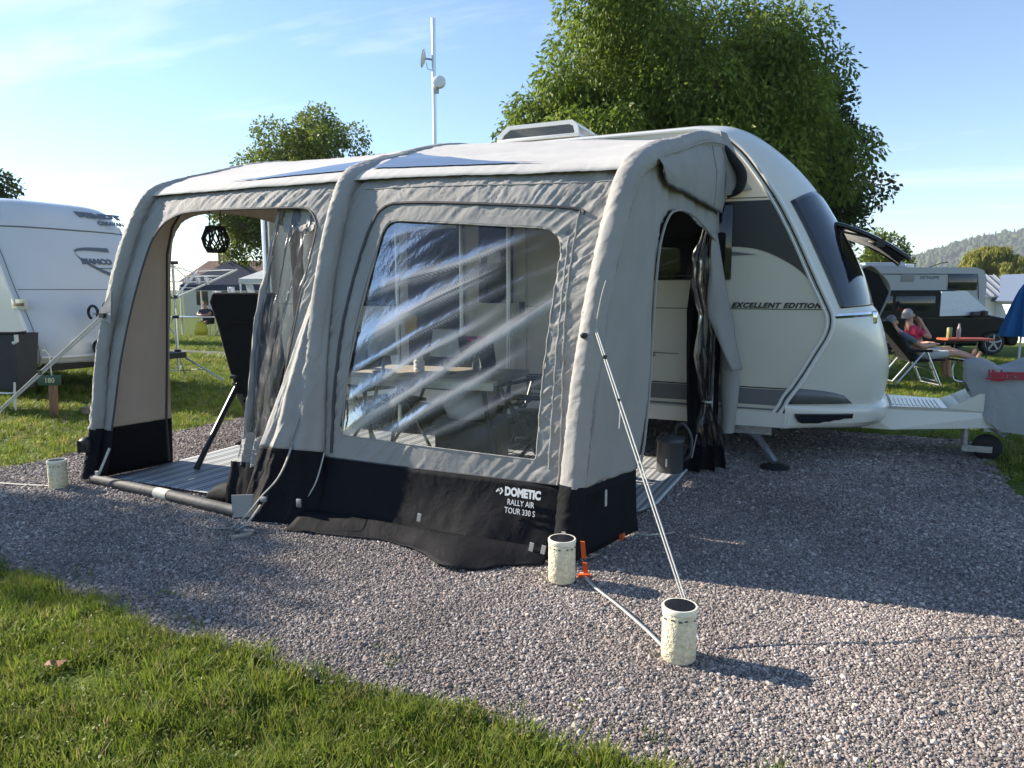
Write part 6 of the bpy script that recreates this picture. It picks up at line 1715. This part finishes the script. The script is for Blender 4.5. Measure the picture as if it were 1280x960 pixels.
# table inside behind the clear window
it = empty('dining_table', (-1.38, 1.05, .025), R(6), 'pale folding dining table behind the clear window', 'table')
MB().box((0, 0, .755), (1.15, .70, .035), bev=.008).build('top', mat('speckled_beige_top', (.42, .37, .29), .5, var=.12, vscale=60), it)
MB().box((0, -.345, .73), (1.1, .015, .05)).build('apron', M['alu'], it)
for x in (-.45, .45):
    MB().tube([(x, -.28, .73), (x + .12, -.30, .0)], .016, 8).build('leg', M['blackmetal'], it); MB().tube([(x, .28, .73), (x - .12, .30, .0)], .016, 8).build('leg', M['blackmetal'], it)
def tlamp(loc, label, m):
    t = empty('table_lamp', loc, 0, label, 'lamp', 'white table lamps in the awning'); t.scale = (1.25, 1.25, 1.25)
    MB().lathe([(.06, 0), (.062, .006), (.01, .014), (.009, .12), (.009, .14)], 20).build('stand', M['blackmetal'], t)
    o = MB().lathe([(.085, .10), (.064, .245)], 28).build('shade', m, t); thick(o, .003, 0); return t
shade_m = fabric('cream_lampshade', (.82, .78, .70), .35, .03, 20)
tlamp((-1.28, .98, .80), 'small lamp with white tapered shade in the middle of the table', shade_m)
tlamp((-1.72, .86, .80), 'pale lamp copy standing in for the reflection of the table lamp', fabric('reflected_lampshade', (.55, .56, .56), .3, .03, 20))  # reflection of the table lamp, built as a second, paler lamp
vs = empty('flower_vase', (-1.15, 1.2, .80), 0, 'pink flowers in a small jar on the table', 'flowers')
MB().lathe([(.03, 0), (.035, .03), (.02, .10), (.022, .11)], 14).build('jar', mat('clear_jar', (.5, .55, .55), .1, trans=.8), vs)
for k in range(7):
    a = k * .9; r_ = .02 + .012 * (k % 3)
    MB().tube([(0, 0, .06), (r_ * math.cos(a), r_ * math.sin(a), .20 + .01 * (k % 3))], .002, 4).build('stem', LM['chest'], vs)
    MB().lathe([(0, -.012), (.018, -.004), (.022, .008), (0, .012)], 7, (r_ * 1.5 * math.cos(a), r_ * 1.5 * math.sin(a), .215 + .012 * (k % 3))).build('bloom', mat('pink_petals', (.55, .04, .32), .6) if k == 0 else bpy.data.materials['pink_petals'], vs)
o = MB().lathe([(.035, 0), (.04, .01), (.04, .02), (.035, .025), (.04, .03), (.04, .045), (.035, .05), (.04, .055), (.04, .075), (.03, .08), (.03, .11), (0, .11)], 18).build('stacked_cups', M['whiteplast'], None); o.location = (-1.52, 1.02, .80); tag(o, 'short stack of pale cups left of the table lamp', 'cups')
# folding chairs at the table
def fchair(loc, rz, label):
    t = empty('folding_chair', loc, rz, label, 'chair', 'black folding chairs at the dining table')
    plate([(-.22, -.22, .44), (.22, -.22, .44), (.22, .22, .44), (-.22, .22, .44)], .03, 'seat', M['blackfabric'], t)
    plate([(-.22, .24, .50), (.22, .24, .50), (.21, .34, 1.0), (-.21, .34, 1.0)], .03, 'backrest', M['blackfabric'], t)
    for x in (-.24, .24):
        MB().tube([(x, -.26, .01), (x, .10, .44), (x, .26, .62)], .014, 8).build('leg', M['blackmetal'], t); MB().tube([(x, .30, .01), (x, -.10, .44), (x, -.2, .62)], .014, 8).build('leg', M['blackmetal'], t)
        MB().box((x, .02, .64), (.05, .46, .025), bev=.008).build('armrest', M['blackmetal'], t)
    return t
fchair((-.60, 1.25, .025), R(-100), 'black folding chair at the right end of the dining table')
fchair((-.42, .80, .025), R(-65), 'black folding chair nearest the right edge of the clear window')
fchair((-1.30, 1.78, .025), R(172), 'black folding chair with its back to the caravan door')
fchair((-2.15, 1.55, .025), R(70), 'black folding chair at the left end of the dining table')
o = MB().lathe([(0, 0), (.16, .01), (.19, .08), (.15, .16), (.05, .20), (0, .20)], 16).build('white_bundle', mat('white_cotton', (.66, .65, .58), .9, bump=.6, bscale=9), None, angle=80); o.location = (-1.08, .98, .50); tag(o, 'white cushion lying on the crate under the dining table', 'cushion')
bx_ = empty('storage_crate', (-1.08, 1.0, .025), R(12), 'dark storage crate under the dining table', 'crate')
MB().box((0, 0, .235), (.44, .34, .45), bev=.012).build('box', M['strapdark'], bx_); MB().box((0, 0, .465), (.47, .37, .02), bev=.006).build('lid', M['blackmetal'], bx_)
o = MB().box((0, 0, .09), (.13, .02, .18)).build('yellow_card', mat('ochre_card', (.42, .28, .07), .7), None); o.location = (-2.45, 2.36, .97); tag(o, 'yellow card by the caravan wall at the left of the window', 'card')
sb = empty('step_stool', (-1.62, 2.22, .025), 0, 'dark entrance step below the caravan door', 'step')
MB().box((0, 0, .22), (.56, .34, .03), bev=.01).build('tread', M['strapdark'], sb)
for x in (-.25, .25): MB().box((x, 0, .105), (.03, .3, .21)).build('leg', M['blackmetal'], sb)

# ---------------------------------------------------------------- people
skin = mat('skin', (.50, .27, .19), .6, var=.06, vscale=12)
def figure(name, loc, rz, J, E, regions, label, s=1.0):
    """J: joint -> (pos, radius); E: edges; regions: joint -> material index list order"""
    names = list(J)
    me = bpy.data.meshes.new('tmp'); me.from_pydata([Vector(J[n][0]) * s for n in names], [(names.index(a), names.index(b)) for a, b in E], [])
    o = bpy.data.objects.new('tmp', me); col.objects.link(o)
    sk_ = o.modifiers.new('skin', 'SKIN'); sk_.use_smooth_shade = True
    su = o.modifiers.new('sub', 'SUBSURF'); su.levels = 2; su.render_levels = 2
    for i, n in enumerate(names):
        r_ = J[n][1]; r_ = (r_, r_) if not isinstance(r_, tuple) else r_
        d = me.skin_vertices[0].data[i]; d.radius = (r_[0] * s, r_[1] * s); d.use_root = (n == 'pelvis')
    dg = bpy.context.evaluated_depsgraph_get(); m2_ = bpy.data.meshes.new_from_object(o.evaluated_get(dg)); bpy.data.objects.remove(o)
    mats, rule = regions
    m2_.materials.clear()
    for m in mats: m2_.materials.append(m)
    pos = [Vector(J[n][0]) * s for n in names]
    for p in m2_.polygons:
        k = min(range(len(names)), key=lambda i: (pos[i] - p.center).length); p.material_index = rule.get(names[k], 0); p.use_smooth = True
    b = bpy.data.objects.new(name, m2_); col.objects.link(b); b.location = loc; b.rotation_euler = (0, 0, rz); tag(b, label, 'person')
    return b
def head_extras(b, h, face, s, hairm, long=False):
    """hair cap, ears and eyes on a head centred at h, looking along face"""
    f = Vector(face).normalized(); u = Vector((0, 0, 1)); u = (u - f * u.dot(f)).normalized(); l = u.cross(f)
    mbx = MB(); rows = []
    for i in range(9):
        th = i / 8 * (2.0 if long else 1.75)
        rows.append([Vector(h) * s + (u * math.cos(th) * .122 + (f * math.cos(a) * .100 + l * math.sin(a) * .088) * math.sin(th) - f * .022 + Vector((.014 * nz3(i * .9, a * 2.3, 1), .01 * nz3(i, a * 3, 7), .014 * nz3(a * 3, i, 5)))) * s for a in np.linspace(0, 6.283, 19)[:-1]])
    # leave the face free
    mbx.grid(rows, True)
    mbx2 = MB(); keep = []
    for fc in mbx.f:
        c = sum((Vector(mbx.v[q]) for q in fc), Vector()) / len(fc) - Vector(h) * s
        if not (c.dot(f) > .035 * s and c.dot(u) < .075 * s): keep.append(fc)
    mbx.f = keep; mbx.mi = [0] * len(keep)
    o = mbx.build('hair', hairm, b, angle=180)
    for sg in (-1, 1):
        MB().lathe([(0, -.01), (.022, -.004), (.026, .006), (.012, .012), (0, .012)], 8, Vector(h) * s + (l * sg * .083 - u * .005) * s, Matrix.Rotation(R(90), 3, 'X') @ Matrix.Diagonal((s, s, s))).build('ear', skin, b)
        MB().lathe([(0, -.008), (.011, 0), (0, .008)], 6, Vector(h) * s + (f * .090 + l * sg * .034 + u * .012) * s).build('eye', M['strapdark'], b)
grey_hair = mat('grey_hair', (.23, .22, .21), .9, var=.3, vscale=30, bump=.6, bscale=60); greyer = mat('silver_hair', (.36, .34, .32), .9, var=.25, vscale=30, bump=.6, bscale=60)
gz12 = gz(0, 10.4)
tee = mat('slate_tee_shirt', (.11, .135, .175), .9, bump=.2, bscale=25); shorts = mat('pale_shorts', (.42, .43, .42), .9, bump=.2, bscale=25); pink = mat('pink_blouse', (.50, .035, .10), .85, bump=.2, bscale=25); darkpants = mat('dark_trousers', (.02, .021, .026), .9)
def arm(J, E, sd, sh, el, wr, hand, r=1.0):
    J['sh' + sd] = (sh, .060 * r); J['el' + sd] = (el, .043 * r); J['wr' + sd] = (wr, .030 * r); J['palm' + sd] = (hand, (.034 * r, .022 * r))
    E += [('chest', 'sh' + sd), ('sh' + sd, 'el' + sd), ('el' + sd, 'wr' + sd), ('wr' + sd, 'palm' + sd)]
    d = (Vector(hand) - Vector(wr)).normalized(); a = d.cross(Vector((0, 0, 1))).normalized()
    for k, (o_, ln) in enumerate(((-.028, .062), (-.010, .074), (.009, .070), (.027, .055))):
        n = f'f{k}{sd}'; b_ = Vector(hand) + a * o_ + d * .03; J[n] = (tuple(b_), .0095); J[n + 't'] = (tuple(b_ + d * ln + Vector((0, 0, -.02))), .0075); E += [('palm' + sd, n), (n, n + 't')]
    n = 'th' + sd; b_ = Vector(hand) + a * .04 + d * .0; J[n] = (tuple(b_), .010); J[n + 't'] = (tuple(b_ + d * .04 + a * .02), .008); E += [('palm' + sd, n), (n, n + 't')]
def leg(J, E, sd, hip, kn, an, toe):
    J['hip' + sd] = (hip, .085); J['th' + sd + 'g'] = (tuple((Vector(hip) + Vector(kn)) / 2), .078); J['kn' + sd] = (kn, .057); J['cf' + sd] = (tuple(Vector(kn).lerp(Vector(an), .35)), .056); J['an' + sd] = (an, .036); J['toe' + sd] = (toe, (.042, .026))
    E += [('pelvis', 'hip' + sd), ('hip' + sd, 'th' + sd + 'g'), ('th' + sd + 'g', 'kn' + sd), ('kn' + sd, 'cf' + sd), ('cf' + sd, 'an' + sd), ('an' + sd, 'toe' + sd)]
def body(pelvis, waist, chest, neck, head, face):
    f = Vector(face).normalized()
    J = {'pelvis': (pelvis, (.15, .12)), 'waist': (waist, (.145, .12)), 'chest': (chest, (.16, .12)), 'neck': (neck, .055), 'jaw': (tuple(Vector(head) + Vector((0, 0, -.065)) + f * .02), (.066, .066)), 'head': (tuple(Vector(head) + Vector((0, 0, .035))), (.082, .088)), 'nose': (tuple(Vector(head) + f * .105 + Vector((0, 0, -.008))), .013)}
    return J, [('pelvis', 'waist'), ('waist', 'chest'), ('chest', 'neck'), ('neck', 'jaw'), ('jaw', 'head'), ('head', 'nose')]
# man reclining, legs up
J, E = body((.05, 0, .50), (-.12, 0, .60), (-.30, 0, .78), (-.42, 0, .93), (-.47, 0, 1.05), (1, -.15, -.1))
arm(J, E, 'a', (-.30, -.19, .82), (-.08, -.25, .66), (.14, -.16, .69), (.20, -.12, .70)); arm(J, E, 'b', (-.30, .19, .82), (-.06, .24, .66), (.14, .14, .69), (.20, .08, .71))
leg(J, E, 'a', (.10, -.09, .50), (.52, -.11, .55), (.93, -.10, .44), (.97, -.10, .58)); leg(J, E, 'b', (.10, .09, .50), (.50, .11, .60), (.95, .06, .48), (.99, .06, .61))
reg = {n: 0 for n in J}
for n in ('waist', 'chest', 'sha', 'shb'): reg[n] = 1
for n in ('pelvis', 'hipa', 'hipb', 'thag', 'thbg'): reg[n] = 2
pm = figure('person', (2.34, 10.38, gz12), R(25), J, E, ([skin, tee, shorts], reg), 'person in slate tee shirt and pale shorts reclining with bare legs up')
head_extras(pm, (-.47, 0, 1.05), (1, -.15, -.1), 1, grey_hair)
# woman behind, hands at her mouth
J, E = body((.20, .55, .48), (.10, .55, .62), (.0, .55, .84), (-.04, .55, 1.02), (-.04, .55, 1.14), (1, -.25, -.05))
arm(J, E, 'a', (.02, .37, .90), (.24, .33, .76), (.15, .46, 1.0), (.13, .49, 1.06), .9); arm(J, E, 'b', (.02, .72, .90), (.26, .72, .76), (.18, .60, 1.0), (.14, .56, 1.06), .9)
leg(J, E, 'a', (.24, .47, .48), (.62, .45, .50), (.66, .45, .10), (.82, .45, .05)); leg(J, E, 'b', (.24, .63, .48), (.64, .63, .50), (.70, .63, .10), (.86, .63, .05))
reg = {n: 0 for n in J}
for n in ('waist', 'chest', 'sha', 'shb'): reg[n] = 1
for n in ('pelvis', 'hipa', 'hipb', 'thag', 'thbg', 'toea', 'toeb'): reg[n] = 2
pw_ = figure('person', (2.47, 10.44, gz12), R(25), J, E, ([skin, pink, darkpants], reg), 'person in a pink top sitting with both hands at the mouth')
head_extras(pw_, (-.04, .55, 1.14), (1, -.25, -.05), 1, greyer, True)
# their recliners
def camp(loc, y0, label, dx=0):
    t = empty('camping_recliner', loc, R(25), label, 'chair', 'camping recliners on the rear lawn')
    plate([(-.20 + dx, y0 - .25, .40), (.32 + dx, y0 - .25, .43), (.32 + dx, y0 + .25, .43), (-.20 + dx, y0 + .25, .40)], .03, 'seat', M['blackfabric'], t)
    plate([(-.16 + dx, y0 - .25, .42), (-.62 + dx, y0 - .25, 1.08), (-.62 + dx, y0 + .25, 1.08), (-.16 + dx, y0 + .25, .42)], .03, 'backrest', M['blackfabric'], t)
    for y in (y0 - .29, y0 + .29):
        MB().tube([(-.38 + dx, y, .60), (.06 + dx, y, .60)], .026, 8).build('armrest', M['blackfabric'], t)
        MB().tube([(-.02 + dx, y, .58), (.24 + dx, y, .02)], .017, 8).build('leg', M['alu'], t); MB().tube([(-.06 + dx, y, .58), (-.52 + dx, y, .02)], .017, 8).build('leg', M['alu'], t)
    for x in (.24, -.52): MB().tube([(x + dx, y0 - .29, .03), (x + dx, y0 + .29, .03)], .014, 6).build('cross_bar', M['alu'], t)
    MB().tube([(.12 + dx, y0 - .29, .28), (.12 + dx, y0 + .29, .28)], .012, 6).build('cross_bar', M['alu'], t)
    return t
camp((2.34, 10.38, gz12), 0, 'grey camping recliner holding the person with raised legs')
camp((2.40, 10.41, gz12), .57, 'camping recliner holding the person in pink', .20)
fs = empty('leg_rest', (2.40, 10.41, gz12), R(25), 'curved tubular leg rest under the raised feet', 'leg rest')
plate([(.55, -.2, .41), (.92, -.2, .37), (.92, .2, .37), (.55, .2, .41)], .03, 'pad', M['blackfabric'], fs)
for y in (-.21, .21): MB().tube(crom([(.96, y, .40), (.74, y, .40), (.66, y, .28), (.70, y, .06), (.98, y, .02)], 6), .016, 8).build('frame', M['alu'], fs)
# person at the far table
J, E = body((0, 0, .50), (0, -.02, .66), (0, -.05, .90), (0, -.08, 1.10), (0, -.10, 1.22), (0, -1, -.2))
arm(J, E, 'a', (-.19, -.05, .96), (-.25, -.2, .78), (-.08, -.36, .78), (-.02, -.40, .78)); arm(J, E, 'b', (.19, -.05, .96), (.25, -.2, .78), (.10, -.36, .78), (.04, -.40, .78))
leg(J, E, 'a', (-.09, -.05, .48), (-.12, -.45, .48), (-.12, -.42, .10), (-.12, -.56, .05)); leg(J, E, 'b', (.09, -.05, .48), (.12, -.45, .48), (.12, -.42, .10), (.12, -.56, .05))
reg = {n: 0 for n in J}
for n in ('waist', 'chest', 'sha', 'shb'): reg[n] = 1
for n in ('pelvis', 'hipa', 'hipb', 'thag', 'thbg'): reg[n] = 2
pf_ = figure('person', (-21.75, 17.4, gz(0, 17.4)), R(25), J, E, ([skin, mat('navy_tee', (.03, .045, .085), .9), darkpants], reg), 'person in a navy shirt seated at the far camping table')
head_extras(pf_, (0, -.10, 1.22), (0, -1, -.2), 1, grey_hair)
fc = empty('camp_chair', (-21.75, 17.4, gz(0, 17.4)), R(25), 'camp chair under the person in the navy shirt', 'chair')
plate([(-.24, -.3, .40), (.24, -.3, .40), (.24, .2, .40), (-.24, .2, .40)], .02, 'seat', M['blackfabric'], fc); plate([(-.24, .2, .42), (.24, .2, .42), (.24, .3, .95), (-.24, .3, .95)], .02, 'backrest', M['blackfabric'], fc)
for x in (-.25, .25):
    for y in (-.28, .25): MB().tube([(x, y, 0), (x, y, .42)], .014, 6).build('leg', M['galv'], fc)

# ---------------------------------------------------------------- small fittings: every loose piece an object of its own
def split_loose(o):
    bm = bmesh.new(); bm.from_mesh(o.data); seen = set(); isl = []
    for v in bm.verts:
        if v in seen: continue
        st = [v]; comp = []; seen.add(v)
        while st:
            q = st.pop(); comp.append(q)
            for e_ in q.link_edges:
                w_ = e_.other_vert(q)
                if w_ not in seen: seen.add(w_); st.append(w_)
        isl.append(comp)
    if len(isl) < 2: bm.free(); return
    datas = []
    for comp in isl:
        ix = {v: i for i, v in enumerate(comp)}; fs = {f for v in comp for f in v.link_faces}
        me = bpy.data.meshes.new(o.data.name); me.from_pydata([v.co[:] for v in comp], [], [[ix[v] for v in f.verts] for f in fs])
        for m in o.data.materials: me.materials.append(m)
        me.polygons.foreach_set('use_smooth', [True] * len(me.polygons)); me.set_sharp_from_angle(angle=R(40)); datas.append(me)
    bm.free()
    o.data = datas[0]
    for me in datas[1:]:
        c = o.copy(); c.data = me; col.objects.link(c); c.parent = o.parent
SPL = {'buckle', 'toggle', 'tie_strap', 'guy_line', 'guy_buckle', 'cord_tail', 'inflation_valve', 'strap', 'peg', 'corner_steady', 'chassis', 'jockey_post', 'wheel_fork', 'coupling', 'tread_rib', 'hatch_frame', 'pressure_pole', 'rear_upright'}
for o in list(bpy.data.objects):
    if o.type == 'MESH' and o.name.split('.')[0] in SPL and o.users_scene: split_loose(o)
